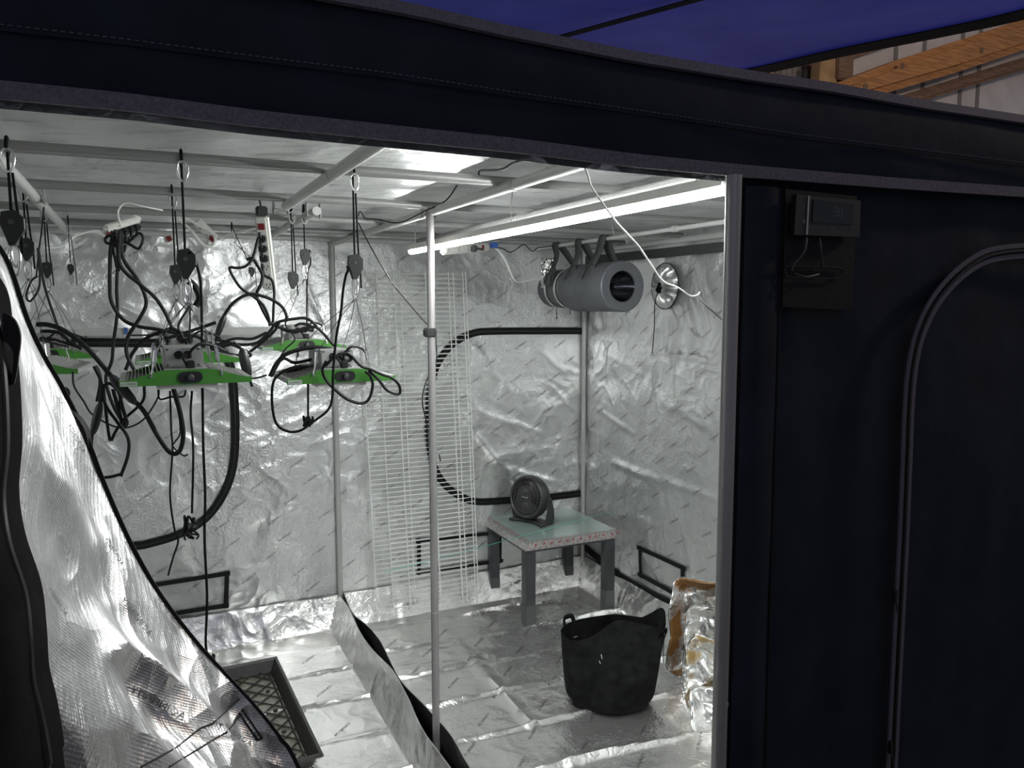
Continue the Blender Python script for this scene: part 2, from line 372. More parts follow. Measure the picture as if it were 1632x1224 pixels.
# door zipper arch of the right panel
arch = [(1640,401),(1600,402),(1560,412),(1520,440),(1485,482),(1462,530),(1450,580),(1444,640),(1440,740),(1436,840),(1431,940),(1426,1040),(1421,1140),(1417,1224)]
aw = [at(x, y, 'Y', -.008) for x, y in arch]
aw = aw + [V((aw[-1].x-.005, -.008, .55)), V((aw[-1].x-.008, -.008, .06))]
mirror = [V((2*.735-p_.x, p_.y, p_.z)) for p_ in aw][::-1]
full = crom(mirror[:-1]+[V((.735, -.008, aw[0].z+.002))]+aw[1:], 5)
def offs(pts, d):
    out = []
    for i, p_ in enumerate(pts):
        t = (pts[min(i+1, len(pts)-1)]-pts[max(i-1, 0)]).normalized(); out.append(p_+t.cross(V((0, 1, 0)))*d)
    return out
for d, n_ in ((-.0098, 'outer grey edging of the arched door zipper'), (.0098, 'inner grey edging of the arched door zipper')):
    q = MB().ribbon([a+V((0, -.004, 0)) for a in offs(full, d)], (0, -1, 0), .0085, .003).build('zipper_edging', 'piping', front); q['label'] = n_
MB().ribbon([a+V((0, -.004, 0)) for a in full], (0, -1, 0), .0125, .002).build('zipper_tape', 'fabric2', front)
MB().tube([a+V((0, -.009, 0)) for a in full], .0022, 6).build('zipper_teeth', 'black', front)
gap = MB()
for (x0, y0, x1, y1, wd) in ((1425,995,1424,1018,.004),(1424,1032,1423,1052,.0026),(1422.5,1066,1421,1118,.0034),(1421,1122,1420,1150,.003)):
    gap.ribbon([at(x0, y0, 'Y', -.0125), at(x1, y1, 'Y', -.0125)], (0, -1, 0), wd, .001)
q = gap.build('bright_foil_gap', 'foil_flap', front); q['label'] = 'slivers of bright silver lining showing through the zipper'
s_ = MB()
for (x, y) in ((1426, 950), (1419, 1190)):
    c = at(x, y, 'Y', -.016); s_.bbox(c-V((.005, .004, .012)), c+V((.005, .004, .012)), .002); s_.tube([c+V((0,-.004,-.01)), c+V((.001,-.008,-.03))], .0016)
s_.build('zipper_slider', 'black', front)
# wide flap band beside the front pole and panel seams
fl = MB().grid(lambda u, v: V((XE+.004+.075*u, -.006-.010*math.sin(PI*u)-.003*fbm(u*2, v*9, 3), .0+(zb(.05)-.012)*v)), 8, 60).build('side_flap', 'fabric', front)
MB().tube([V((.0905, -.008, .02)), V((.0905, -.008, zb(.09)-.02))], .0025, 6).build('flap_seam', 'fabric2', front)

# ------------------------------------------------------------------ zippers, vents on back and right walls
def backpt(x, y, o=.012):
    p = at(x, y, 'Y', B-o); return V((p.x, B+dB(p.x, p.z)-.006, p.z))
def rightpt(x, y):
    p = at(x, y, 'X', R-.01); return V((R+dR(p.y, p.z)-.006, p.y, p.z))
DL = [(60,545),(150,546),(250,547),(320,549),(350,556),(366,580),(372,612),(375,680),(372,740),(358,785),(330,825),(290,850),(240,866),(200,872),(60,880)]
DR = [(930,527.5),(860,527.5),(790,528),(755,531),(722,548),(698,578),(688,612),(684,650),(685,700),(693,745),(712,775),(738,793),(762,800),(810,798),(870,793),(930,786)]
for nm, pts in (('left', DL), ('right', DR)):
    z = MB().ribbon([backpt(*q) for q in pts], (0, -1, 0), .037, .004, 5).build('door_zipper', 'fabric2', wb)
    z['label'] = 'black zipper band outlining the %s rear door' % nm
    MB().ribbon([backpt(*q)+V((0, -.005, 0)) for q in pts], (0, -1, 0), .007, .003, 5).build('zipper_seam', 'black', z)
def frame(poly, fn, nrm, parent, wd, label, ext=10):
    mb = MB(); n = len(poly)
    for i in range(n):
        (x0, y0), (x1, y1) = poly[i], poly[(i+1) % n]
        L = math.hypot(x1-x0, y1-y0); ex = ext if abs(x1-x0) > 25 else 4
        dx, dy = (x1-x0)/L*ex, (y1-y0)/L*ex
        mb.ribbon([fn(x0-dx, y0-dy), fn((x0+x1)/2, (y0+y1)/2), fn(x1+dx, y1+dy)], nrm, wd, .003+.0005*i)
    o = mb.build('vent_window_trim', 'fabric2', parent); o['label'] = label
    mb = MB(); mb.add([fn(*q)+V(nrm)*.0005 for q in poly], [tuple(range(n))])
    return o
frame([(235,935),(362,914),(360,965),(240,985)], backpt, (0,-1,0), wb, .020, 'black trim of the low vent behind the left liner', 5)
frame([(668,862),(797,849),(797,894),(668,912)], backpt, (0,-1,0), wb, .018, 'black trim of the low vent behind the table', 5)
frame([(1020,874),(1087,905),(1087,953),(1020,917)], rightpt, (-1,0,0), wr, .020, 'black trim of the low vent on the right wall', 5)
o = MB().ribbon([V((R-.02, y, at(984+(2.46-y)*208, 410-(2.46-y)*20.4, 'X', R-.02).z)) for y in (2.75, 2.3, 1.9, 1.5, 1.0, .3)], (-1, 0, 0), .042, .004, 3).build('high_strap', 'webbing', wr)
o['label'] = 'black strap running along the right wall near its top'
o = MB().ribbon([rightpt(x, y) for x, y in ((930,872),(985,916),(1040,948),(1090,972),(1150,1003))], (-1, 0, 0), .034, .004, 3).build('low_strap', 'fabric2', wr)
o['label'] = 'black strap running along the right wall near the floor'
# cinched duct port
pc = at(1058, 456, 'X', R-.02); PR_ = .106
pt = MB(); NN = 48
def pf(u, v):
    r = PR_*(1-v); a = 2*PI*u; fold = .012*math.sin(a*13+2*fbm(u*9, v*2))*math.sin(PI*min(1, v*1.05))*(1 if v < .97 else 0)
    return V((R-.014-.02*math.sin(PI*v*.9)+fold, pc.y+r*math.cos(a)*.95, pc.z+r*math.sin(a)))
pt.grid(pf, 96, 10)
port = pt.build('cinched_duct_port', 'foil', wr)
MB().tube([V((R-.016, pc.y+PR_*.96*math.cos(a*PI/24), pc.z+PR_*math.sin(a*PI/24))) for a in range(49)], .0016, 6).build('port_rim', 'fabric2', port)
k = MB(); kc = V((R-.05, pc.y-.005, pc.z-.01))
for i in range(4): k.tube([kc+V((random.uniform(-.008,.008), random.uniform(-.014,.014), random.uniform(-.02,.02))) for _ in range(5)], .005, 6, smooth=4)
k.tube([kc, kc+V((0,.03,-.07)), kc+V((.004,.038,-.18)), kc+V((.0,.045,-.29))], .0022, 6, smooth=5)
for i in range(4): k.tube([kc+V((0,.045,-.29)), kc+V((0,.045+.012*(i-1.5),-.315))], .0009, 4)
k.build('drawcord', 'rope', port)

# ------------------------------------------------------------------ tent frame: poles and roof bars
frm = thing('tent_frame', 'grey steel tube frame of the tent with poles and roof bars', 'frame')
ZB = 1.866
def polep(name, a, b, r, mt='steel', lab=None, ring=True):
    mb = MB(); a, b = V(a), V(b); mb.tube([a, b], r, 20)
    o = mb.build(name, mt, frm)
    if lab: o['label'] = lab
    return o
polep('corner_pole', (1.368, B-.02, 0), (1.368, B-.02, ZB), .0125, 'steel')
polep('upright_pole', (0, B-.02, 0), (0, B-.02, ZB), .0125, 'steel')
pc_ = polep('upright_pole', (0, 1.39, .0), (0, 1.39, ZB), .0122, 'pole')
MB().tube([V((0, 1.39, .56)), V((0, 1.39, .566))], .0132, 20).build('pole_joint', 'alu', pc_)
c = at(685.5, 530, 'Y', 1.39)
MB().bbox((c.x-.019, 1.39-.017, c.z-.014), (c.x+.017, 1.39+.017, c.z+.014), .004).build('pole_clamp', 'black', pc_)
fpo = polep('front_pole', (PX-.001, -.028, 0), (PX, -.028, zb(0)-.002), .0118, 'pole', 'grey front pole beside the black panel')
MB().tube([V((PX, -.028, .93)), V((PX, -.028, .933))], .0125, 20).build('pole_joint', 'pole', fpo)
polep('corner_pole', (-1.368, B-.02, 0), (-1.368, B-.02, ZB), .0125)
for Y in (.86, 1.39, 1.92, 2.38): 
    o = polep('roof_bar', (-R+.02, Y, ZB), (R-.02, Y, ZB), .0118, 'shaded_steel')
polep('roof_bar', (-R+.02, B-.03, ZB), (R-.02, B-.03, ZB), .0125)
polep('roof_bar', (-R+.02, .03, ZB), (R-.02, .03, ZB), .0125)
for X, segs in ((-1.066, ((.05, 2.7),)), (-.43, ((.05, 1.42),)), (-.325, ((1.50, 2.4),)), (-.0, ((.05, 1.36), (1.42, 2.74))), (.335, ((.15, 2.5),)), (1.36, ((.05, 2.74),))):
    for a, b in segs:
        o = polep('roof_tube', (X, a, 1.846), (X, b, 1.846), .0135, 'shaded_steel' if X == .335 else 'steel')  # tube beside the LED gets the darker steel with shade in its colour
        j = MB(); j.tube([V((X, a+(b-a)*.55, 1.846)), V((X, a+(b-a)*.55+.008, 1.846))], .0150, 18)
        j.build('tube_joint', 'alu', o)
for X, Y in ((-.44, 1.44), (-.33, 1.52), (-1.066, 1.5), (0, 1.39)):
    br = MB(); br.bbox((X-.022, Y-.004, 1.828), (X-.019, Y+.03, 1.875), .001); br.bbox((X+.019, Y-.004, 1.828), (X+.022, Y+.03, 1.875), .001)
    br.tube([V((X-.024, Y+.012, 1.838)), V((X+.024, Y+.012, 1.838))], .005, 8)
    br.build('tube_bracket', 'alu', frm)

# ------------------------------------------------------------------ floor liners (spill trays of foil)
def liner(name, x0, x1, label, s, rimfn):
    y0, y1, H, T = -.0, B-.012, .15, .06
    NX, NY, K = 60, 330, 6
    def coord(i, n, lo, hi):
        if i < K: return lo+T*(i/K), 1-i/K
        if i > n-K: return hi-T*((n-i)/K), 1-(n-i)/K
        t = (i-K)/(n-2*K); return lo+T+(hi-lo-2*T)*t, 0
    mb = MB(); vs = []
    for i in range(NX+1):
        X, tx = coord(i, NX, x0, x1)
        for j in range(NY+1):
            Y, ty = coord(j, NY, y0, y1); t = max(tx, ty)
            z = H*(1-(1-t)**1.0)
            wv = 1-t
            z += .004*wv*fbm(X*3, Y*3, s)
            for yr in (.35, .62, .9, 1.17, 1.45, 1.72, 2.0, 2.27, 2.52):
                d = Y+.05*X+.012*fbm(X*4, yr*5, s+2)-yr-(.1 if s > 20 else 0)
                z += (.022*math.exp(-(d/.012)**2)+.008*math.exp(-(d/.05)**2))*max(.1,.6+.8*fbm(X*2, yr*9, s+1))*wv
            for xr in (x0+.42, x0+.9):
                d = X-xr-.01*fbm(Y*3, xr, s); z += .010*math.exp(-(d/.012)**2)*wv
            dx = rimfn(Y)*tx if ((s < 20 and i > NX/2) or (s > 20 and i < NX/2)) else 0
            if tx > 0: z += .012*tx*fbm(Y*5, 3, s)
            if ty > .0 and j > NY/2: z += -.010*ty*abs(fbm(X*4, 8, s))
            vs.append(V((X+dx, Y+(.006*fbm(X*8, 1, s)*ty), max(z, .002))))
    mb.add(vs, [(i*(NY+1)+j, (i+1)*(NY+1)+j, (i+1)*(NY+1)+j+1, i*(NY+1)+j+1) for i in range(NX) for j in range(NY)])
    o = mb.build(name, 'foil_floor'); tag(o, label, 'liner')
    tx = MB(); row = 0; Yp = .2
    while Yp < 2.6:
        Xp = x0+.16+(row % 2)*.12
        while Xp < x1-.16:
            t2, fs = text2d('AC INFINITY', .017); ca, sa = math.cos(.75), math.sin(.75)
            tx.add([V((Xp+a*ca-b*sa, Yp+a*sa+b*ca, .0145)) for a, b in t2], fs); Xp += .25
        Yp += .16; row += 1
    # settle the print on the sheet by shrinking it down to the surface
    from mathutils.bvhtree import BVHTree
    bv = BVHTree.FromPolygons([tuple(v) for v in mb.v], mb.f)
    for i, v_ in enumerate(tx.v):
        h = bv.ray_cast(V((v_[0], v_[1], .4)), V((0, 0, -1)))
        tx.v[i] = (v_[0], v_[1], (h[0].z if h[0] else .01)+.0012)
    q = tx.build('printed_lettering', 'ink2', o, False); q['kind'] = 'stuff'
    # rolled rim
    rim = MB(); rim.tube([vs[(NX if s < 20 else 0)*(NY+1)+j]+V((0, 0, .001)) for j in range(0, NY+1)], .0022, 6)
    rim.tube([vs[i*(NY+1)+NY]+V((0, -.001, .001)) for i in range(NX+1)], .0022, 6)
    rim.build('rim_hem', 'foil_floor', o)
    return o, bv
def waveL(Y): return -.012+.020*math.sin(Y*7.5+.6)*.6-.012*math.exp(-((Y-1.2)/.35)**2)
def waveR(Y): return .012+.014*math.sin(Y*8.3+2.3)+.020*math.exp(-((Y-1.0)/.4)**2)
linL, bvL = liner('floor_liner', -R+.01, -.004, 'silver foil floor liner of the left bay with the black tray in it', 11, waveL)
linR, bvR = liner('floor_liner', .004, R-.012, 'silver foil floor liner of the right bay under the table and black pot', 31, waveR)
g = struct(MB().box((-.06, .02, -.004), (.09, B-.05, .001)).build('gap_shade', 'dark', None, False))  # near-black strip under the gap between liners, shade put into its colour

# ------------------------------------------------------------------ foil door flap pulled aside on the left
edge = [(-60,330,.02),(0,402,.02),(35,500,.02),(62,560,.01),(95,618,.01),(130,690,0),(160,768,0),(200,858,-.01),(245,938,-.02),(300,1012,-.02),(350,1068,-.02),(400,1122,-.02),(440,1172,-.02),(474,1228,-.02)]
left = [(-50,400,-.30),(2,455,-.30),(16,520,-.31),(26,600,-.32),(30,700,-.33),(24,780,-.34),(33,850,-.35),(58,930,-.35),(66,1000,-.36),(70,1060,-.36),(82,1110,-.36),(90,1150,-.36),(96,1190,-.36),(98,1230,-.36)]
E_ = [at(x, y, 'Y', d) for x, y, d in edge]; L_ = [at(x, y, 'Y', d) for x, y, d in left]
# below the frame both edges go on down to the floor
E_ += [V((-.60, -.02, .75)), V((-.55, -.02, .45)), V((-.53, -.03, .02))]; L_ += [V((-.87, -.36, .85)), V((-.85, -.36, .45)), V((-.84, -.36, .02))]
Ec, Lc = crom(E_, 8), crom(L_, 8); NV = len(Ec)-1; NU = 60
fn_ = V((.85, -.5, .1)).normalized()
def flap(i, j):
    v = j/NV; u = i/NU; p_ = Lc[j].lerp(Ec[j], u)
    s = math.sin(PI*u)**.6
    zz = p_.z
    d = .030*fbm(u*1.3+zz*1.2, zz*4.2+u*.9, 40)+.016*fbm(u*2.6, zz*8-u*3, 41)
    d += .020*(1-abs(fbm(u*1.6-zz*2, zz*5+u*2, 44))*3)-.012*abs(fbm(u*3+zz*4, zz*12-u*2, 45))
    amp = max(.12, min(1, (1.60-zz)/.40))
    return p_+fn_*(d-.012)*s*amp
mb = MB(); vs = [flap(i, j) for i in range(NU+1) for j in range(NV+1)]
fs = [(i*(NV+1)+j, (i+1)*(NV+1)+j, (i+1)*(NV+1)+j+1, i*(NV+1)+j+1) for i in range(NU) for j in range(NV)]
mb.add(vs, fs); NF = len(fs)
mb.mi = 1; mb.add([p_-fn_*.004 for p_ in vs], fs)
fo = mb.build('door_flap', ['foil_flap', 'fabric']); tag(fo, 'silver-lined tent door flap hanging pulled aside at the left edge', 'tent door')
uv = fo.data.uv_layers.new(name='uv')
co = [V(v.co) for v in fo.data.vertices]
for l in fo.data.loops:
    k_ = l.vertex_index % len(vs); uv.data[l.index].uv = ((k_//(NV+1))/NU*.42, co[l.vertex_index].z)
# big printed words on the flap
from mathutils.bvhtree import BVHTree
bvF = BVHTree.FromPolygons([tuple(p_) for p_ in vs], fs)
lt = MB()
for (x, y, px, ang, txt) in ((250,1125,17,152,'AC INFINITY'),(215,985,13,128,'AC INFINITY'),(330,1072,10,118,'AC INFINITY'),(370,1172,12,150,'AC INFINITY'),(120,700,9,120,'AC INFINITY'),(90,960,9,125,'AC INFINITY'),(180,880,9,122,'AC INFINITY')):
    t2, ff = text2d(txt, px); a_ = math.radians(ang); out = []; ok = True
    for a, b_ in t2:
        X_, Y_ = x+a*math.cos(a_)+b_*math.sin(a_)*1, y-(-a*math.sin(a_)+b_*math.cos(a_))*-1
        d = (FW*FPX+RT*(X_-816)-UP*(Y_-612)).normalized(); h = bvF.ray_cast(CAM, d)
        if h[0] is None: ok = False; break
        out.append(h[0]-d*.0012)
    if ok: lt.add(out, ff)
if lt.v: lt.build('printed_lettering', 'ink2', fo, False)['kind'] = 'stuff'
sm = MB()
def onflap(px, off=.0015):
    out = []
    for x, y in px:
        d = (FW*FPX+RT*(x-816)-UP*(y-612)).normalized(); h = bvF.ray_cast(CAM, d)
        if h[0] is not None: out.append(h[0]-d*off)
    return out
def dense(px, n=10):
    return [(a[0]+(b[0]-a[0])*k/n, a[1]+(b[1]-a[1])*k/n) for a, b in zip(px, px[1:]) for k in range(n)]+[px[-1]]
for px in ([(225,1222),(280,1192),(320,1160),(342,1152)], [(270,1222),(330,1185),(362,1166),(385,1138)], [(386,1130),(418,1177),(412,1180),(381,1136)], [(340,1152),(382,1114)]):
    q_ = onflap(dense(px))
    if len(q_) > 3: sm.tube(q_, .0009, 5)
sm.build('stitched_seam', 'fabric2', fo)
# black zippered edge along the flap's far side, and the black outer cloth on its near side
MB().ribbon([E_[i]+V((.004, 0, -.004)) for i in range(len(E_))], (0, 1, 0), .0045, .003, 6).build('zipper_edge', 'fabric2', fo)
ac = MB()
ac.tube([at(x, y, 'Y', .005) for x, y in ((103,650),(112,668),(122,690),(130,715),(138,742))], lambda t: .003+.010*math.sin(PI*t), 8, smooth=5)
ac.build('zipper_fold', 'fabric2', fo)
def bk(i, j):
    u = i/14; p_ = Lc[j].copy(); q_ = V((p_.x-.30, p_.y-.22, p_.z)); r_ = p_.lerp(q_, u)
    return r_+V((.5, -.85, 0))*(.028*math.sin(PI*min(1, u*3.2))+.012*fbm(u*4, p_.z*3, 60))+fn_*.004
mb = MB(); vb = [bk(i, j) for i in range(15) for j in range(NV+1)]
mb.add(vb, [(i*(NV+1)+j, (i+1)*(NV+1)+j, (i+1)*(NV+1)+j+1, i*(NV+1)+j+1) for i in range(14) for j in range(NV)])
mb.build('outer_cloth', 'felt', fo)
tb = MB()
tb.prism(crom([at(x, y, 'Y', -.335) for x, y in ((4,498),(16,503),(26,514),(32,532),(32,550),(29,570),(27,590),(22,612),(18,606),(21,580),(20,560),(12,548),(4,544))], 4), V((0, .006, 0)))
tb.build('pull_tab', 'fabric2', fo)
MB().tube([L_[i]+V((-.006, -.02, 0)) for i in range(len(L_))], .0035, 8, smooth=6).build('zipper_teeth', 'black', fo)

# ------------------------------------------------------------------ blue tarp, strap, shed wall and timbers
te = [at(x, y, 'Z', z) for x, y, z in ((1110,128,2.5),(1200,114,2.5),(1345,82,2.5),(1500,51,2.5),(1640,20,2.5),(1760,-20,2.5))]
te = [te[0]+(te[0]-te[1])*1.2]+te+[te[-1]+(te[-1]-te[-2])*1.5]
tec = crom(te, 10); NT = len(tec)-1
def tf(u, v):
    e = tec[round(v*NT)]; X = e.x-(e.x+4.2)*u
    Y = e.y*(1-u)+(e.y-1.2)*u
    return V((X, Y, 2.5+.05*fbm(X*1.3, Y*1.3, 70)*min(1, u*8)+.02*fbm(X*4, Y*3, 71)*min(1, u*8)+.05*u))
tp = MB().grid(tf, 90, NT).build('tarp', 'tarp'); tag(tp, 'blue plastic tarp stretched overhead above the tent', 'tarp')
MB().ribbon([a+V((-.015, 0, -.004)) for a in tec], (0, 0, -1), .10, .004).build('tarp_hem', 'fabric2', tp)
a, b = at(1105, 0, 'Z', 2.47), at(880, 62, 'Z', 2.47); d_ = b-a
o = MB().ribbon([a-d_*1.2, a, b, b+d_*1.5], (0, 0, -1), .032, .003, 4).build('strap', 'fabric2'); tag(o, 'black strap running under the blue tarp', 'strap')
YW = 3.15
bw = struct(MB().box((1.5, YW, -.02), (9, YW+.1, 5.2)).build('wall_shed', 'panel', None, False))
jl = MB()
for x in (1425, 1470, 1530, 1558, 1640, 1720):
    p_ = at(x, 140, 'Y', YW); 
    o = MB().bbox((p_.x-.02, YW-.006, 0), (p_.x+.02, YW, 5.2), .002).build('batten', 'joint', bw)
def slabpx(px, Y, th, name, mt, label, cat='beam'):
    mb = MB().prism([at(x, y, 'Y', Y) for x, y in px], V((0, th, 0)))
    bm = bmesh.new(); me = bpy.data.meshes.new('t'); me.from_pydata(mb.v, [], mb.f); bm.from_mesh(me)
    bmesh.ops.recalc_face_normals(bm, faces=bm.faces[:])
    bmesh.ops.bevel(bm, geom=bm.edges[:], offset=.05 if th > .2 else (.02 if th > .1 else .004), segments=4, affect='EDGES')
    me2 = bpy.data.meshes.new(name); bm.to_mesh(me2); bm.free(); me2.materials.append(M[mt]); me2.shade_smooth(); me2.set_sharp_from_angle(angle=math.radians(30))
    o = bpy.data.objects.new(name, me2); COL.objects.link(o); return tag(o, label, cat)
bm1 = slabpx([(1230,166),(1322,136),(1368,120),(1449,89),(1565,52),(1632,30),(1800,-25),(1800,22),(1632,80),(1536,112),(1400,152),(1300,180)], 2.80, .26, 'timber_beam', 'wood', 'orange round-edged timber beam sloping up to the right, the upper one')
kn = MB()
for x, y in ((1438,105),(1565,80),(1380,138)):
    p_ = at(x, y, 'Y', 2.797); kn.lathe([(.0, 0), (.010, -.001), (.017, -.002), (.021, 0)], 16, Matrix.Translation(p_) @ Matrix.Rotation(PI/2, 4, 'X'))
kn.build('knot', 'wood2', bm1)
slabpx([(1380,172),(1440,152),(1632,92),(1800,42),(1800,62),(1632,112),(1500,152),(1400,184)], 2.93, .15, 'timber_beam', 'wood2', 'dark brown timber beam just under the orange one')
slabpx([(1290,92),(1345,74),(1400,66),(1482,46),(1470,56),(1425,72),(1392,82),(1355,98),(1340,110),(1312,112),(1290,104)], 2.98, .05, 'rafter_board', 'wood2', 'weathered brown board along the tarp edge behind the post block')
slabpx([(1190,118),(1232,104),(1236,128),(1200,126)], 3.02, .05, 'pine_plank', 'wood3', 'small pale pine plank end left of the corrugated sheet')
bl = slabpx([(1308,98),(1334,92),(1334,150),(1304,150)], 2.88, .08, 'post_block', 'wood3', 'pale sawn post block at the end of the beams')
MB().bbox(at(1335,120,'Y',2.86)-V((0,0,.02)), at(1362,94,'Y',2.86)+V((0,.1,0)), .008).build('block_end', 'wood2', bl)
tn = MB(); a = at(1222, 140, 'Y', 3.08); b = at(1312, 90, 'Y', 3.08)
tn.grid(lambda u, v: V((a.x+(b.x-a.x)*u, 3.06-.010*math.cos(u*2*PI*9), a.z-.1+(b.z-a.z+.16)*v)), 108, 2)
tag(tn.build('corrugated_sheet', 'tin'), 'weathered grey corrugated sheet beside the post block', 'sheet')

# ------------------------------------------------------------------ LED tube
a, b = at(662, 400, 'Z', 1.755), at(1150, 296.5, 'Z', 1.755); a.x = b.x = (a.x+b.x)/2
tl = thing('led_tube_light', 'long lit white LED tube light hanging across the right bay', 'light', (a.x, a.y, a.z))
O = V((a.x, a.y, a.z)); n_ = 12; Lg = b.y-a.y
lb = MB()
prof = [(.0115*math.cos(PI+PI*k_/10), .013*math.sin(PI+PI*k_/10)) for k_ in range(11)]
lb.add([V((x, y, z)) for y in (0, Lg) for x, z in prof], [(k_, k_+1, 12+k_, 11+k_) for k_ in range(10)]+[tuple(range(11)), tuple(range(11, 22))])
lb.build('diffuser', 'led', tl)
MB().bbox((-.0135, Lg, -.001), (.0135, 0, .020), .003).build('housing', 'white', tl) if Lg > 0 else MB().bbox((-.0135, Lg, -.001), (.0135, 0, .020), .003).build('housing', 'white', tl)
for y in (Lg*.03, Lg*.5, Lg*.95):
    MB().tube([V((0, y, .018)), V((-.002, y, .05)), V((.004, y, 1.905-O.z-.035))], .0013, 5).build('hanging_wire', 'chrome', tl)

# ------------------------------------------------------------------ grow lights
GW, GD = .262, .25
def hump(u): 
    a = abs(u); t = max(0, min(1, (1-a)/.72)); t = t*t*(3-2*t); return .012+.020*t
def make_light(rz=0):
    t = thing('grow_light', '', 'grow light')
    for sy, nm, lb_ in ((-1, 'side_panel', 'green front side panel with a knob'), (1, 'side_panel', 'green rear side panel')):
        mb = MB(); y = sy*GD/2; us = [-1+2*k_/28 for k_ in range(29)]
        po = [V((u*GW/2, y, 0)) for u in us]+[V((u*GW/2, y, hump(u))) for u in reversed(us)]
        # quads column by column
        for k_ in range(28):
            u0, u1 = us[k_], us[k_+1]
            mb.prism([V((u0*GW/2, y, 0)), V((u1*GW/2, y, 0)), V((u1*GW/2, y, hump(u1))), V((u0*GW/2, y, hump(u0)))], V((0, -sy*.003, 0)))
        o = mb.build(nm, 'green', t, False)
        if sy < 0: fp = o
    for s in (-1, 1):
        ep = MB(); ep.bbox((s*GW/2-.013 if s > 0 else s*GW/2, -GD/2+.003, .002), (s*GW/2 if s > 0 else s*GW/2+.013, GD/2-.003, .0125), .0008)
        ep.build('end_plate', 'alu', t)
    fb = MB().bbox((-GW/2+.012, -GD/2+.003, .001), (GW/2-.012, GD/2-.003, .010), .001).build('heat_sink_base', 'black', t)
    fi = MB(); n = 13
    for s in (-1, 1):
        for k_ in range(n):
            u = s*(.22+.66*k_/(n-1)); x = u*GW/2; fi.box((x-.0009, -GD/2+.004, .009), (x+.0009, GD/2-.004, hump(u)+.0008))
    q = fi.build('cooling_fins', 'alu', t, False); q['kind'] = 'stuff'
    MB().bbox((-.045, -GD/2+.004, .0), (.045, GD/2-.004, .0335), .002).build('core_plate', 'alu', t)
    db = MB().bbox((-.043, -.085, .034), (.036, .070, .076), .002)
    bo = db.build('driver_box', 'box', t)
    gr = MB()
    for x in (-.014, .004): gr.lathe([(.0, 0), (.006, .0), (.008, -.003), (.009, -.001), (.009, .001)], 16, Matrix.Translation((x, -.0855, .061)) @ Matrix.Rotation(PI/2, 4, 'X') @ Matrix.Scale(-1, 4, (0, 0, 1)))
    gr.build('grommet', 'black', bo)
    sc = MB()
    for x in (-.036, .026):
        for z in (.044, .078): sc.lathe([(0, .0015), (.002, .001), (.0022, 0)], 8, Matrix.Translation((x, -.0855, z-.005)) @ Matrix.Rotation(PI/2, 4, 'X'))
    sc.build('screw', 'black', bo)['kind'] = 'stuff'
    # black oval control recess with knob
    ov = MB(); N_ = 32; po = []
    for k_ in range(N_):
        a_ = 2*PI*k_/N_; po.append(V((.006+.012*(1 if math.cos(a_) > 0 else -1)+.0122*math.cos(a_), -GD/2-.0032, .0155+.0122*math.sin(a_))))
    ov.prism(po, V((0, .003, 0))); oo = ov.build('control_recess', 'black', t, False)
    kb = MB().lathe([(.0, .008), (.005, .008), (.0065, .006), (.0075, 0), (.0078, 0)], 20, Matrix.Translation((.006, -GD/2-.0035, .0155)) @ Matrix.Rotation(PI/2, 4, 'X')).build('knob', 'fan', oo)
    MB().box((.0055, -GD/2-.0120, .0155), (.0065, -GD/2-.0110, .022)).build('knob_mark', 'chrome', oo)
    stk = MB().bbox((-GW/2+.002, -GD/2-.0012, .001), (-GW/2+.034, -GD/2, .0105), .0004).build('sticker', 'sticker', t)
    t2, ff = text2d('K-XTREME', .0058); MB().add([V((-GW/2+.018+a_, -GD/2-.0016, .0035+b_)) for a_, b_ in t2], ff).build('sticker_print', 'ink', stk, False)
    MB().bbox((-.06, -GD/2+.01, -.0095), (.06, GD/2-.01, -.0002), .001).build('led_board', 'white', t)
    for x in (-.062, .062):
        for y in (-GD/2-.001, GD/2+.001):
            hp = MB()
            hp.tube([V((x*1.12, y, .020)), V((x*1.05, y*.99, .040)), V((x*.98, y*.97, .062))], .0022, 6)
            hp.tube([V((x*1.0, y*.98, .050)), V((x*.96, y*.96, .074))], .0045, 6)
            hp.lathe([(0, .002), (.003, .002), (.003, 0)], 8, Matrix.Translation((x*1.12, y, .020)) @ Matrix.Rotation(PI/2, 4, 'X'))
            hp.build('corner_clip', 'chrome', t)
    so = MB().bbox((.0, -GD/2+.008, .033), (.016, -GD/2+.026, .050), .002).build('cable_gland', 'black', t)
    cb = MB().tube([V((.008, -GD/2+.02, .055)), V((.010, -GD/2+.018, .070)), V((.03, -GD/2+.02, .085)), V((.06, -GD/2+.05, .078)), V((.09, 0, .062))], .0032, 8, smooth=5)
    cb.tube([V((-.014, -.086, .061)), V((-.010, -.100, .060)), V((-.004, -.112, .050)), V((.002, -.112, .036))], .0028, 8, smooth=5)
    cb.build('short_cable', 'rubber', t)
    return t
lights = [((-.742, .965, 1.392), 'green grow light in the middle of the front row with its cooling fins facing up', 0),
          ((-.392, 1.045, 1.374), 'green grow light at the right end of the front row near the shelf', 0),
          ((-.713, 1.43, 1.405), 'green grow light directly behind the middle front one', 0),
          ((-.362, 1.68, 1.42), 'green grow light behind and above the right front one', 0),
          ((-1.09, 1.385, 1.392), 'green grow light beside the silver door flap at the left', -.10),
          ((-1.09, 1.96, 1.395), 'green grow light farthest back on the left, behind the one beside the flap', 0)]
g0 = make_light(); LO = []
for i, (loc, lab, rz) in enumerate(lights):
    if i == 0: g0.location = loc; g0['label'] = lab; g0.rotation_euler.z = rz; o = g0
    else: o = dup(g0, loc, lab, rz=rz)
    o['group'] = 'green grow lights hanging in rows'; LO.append(o)

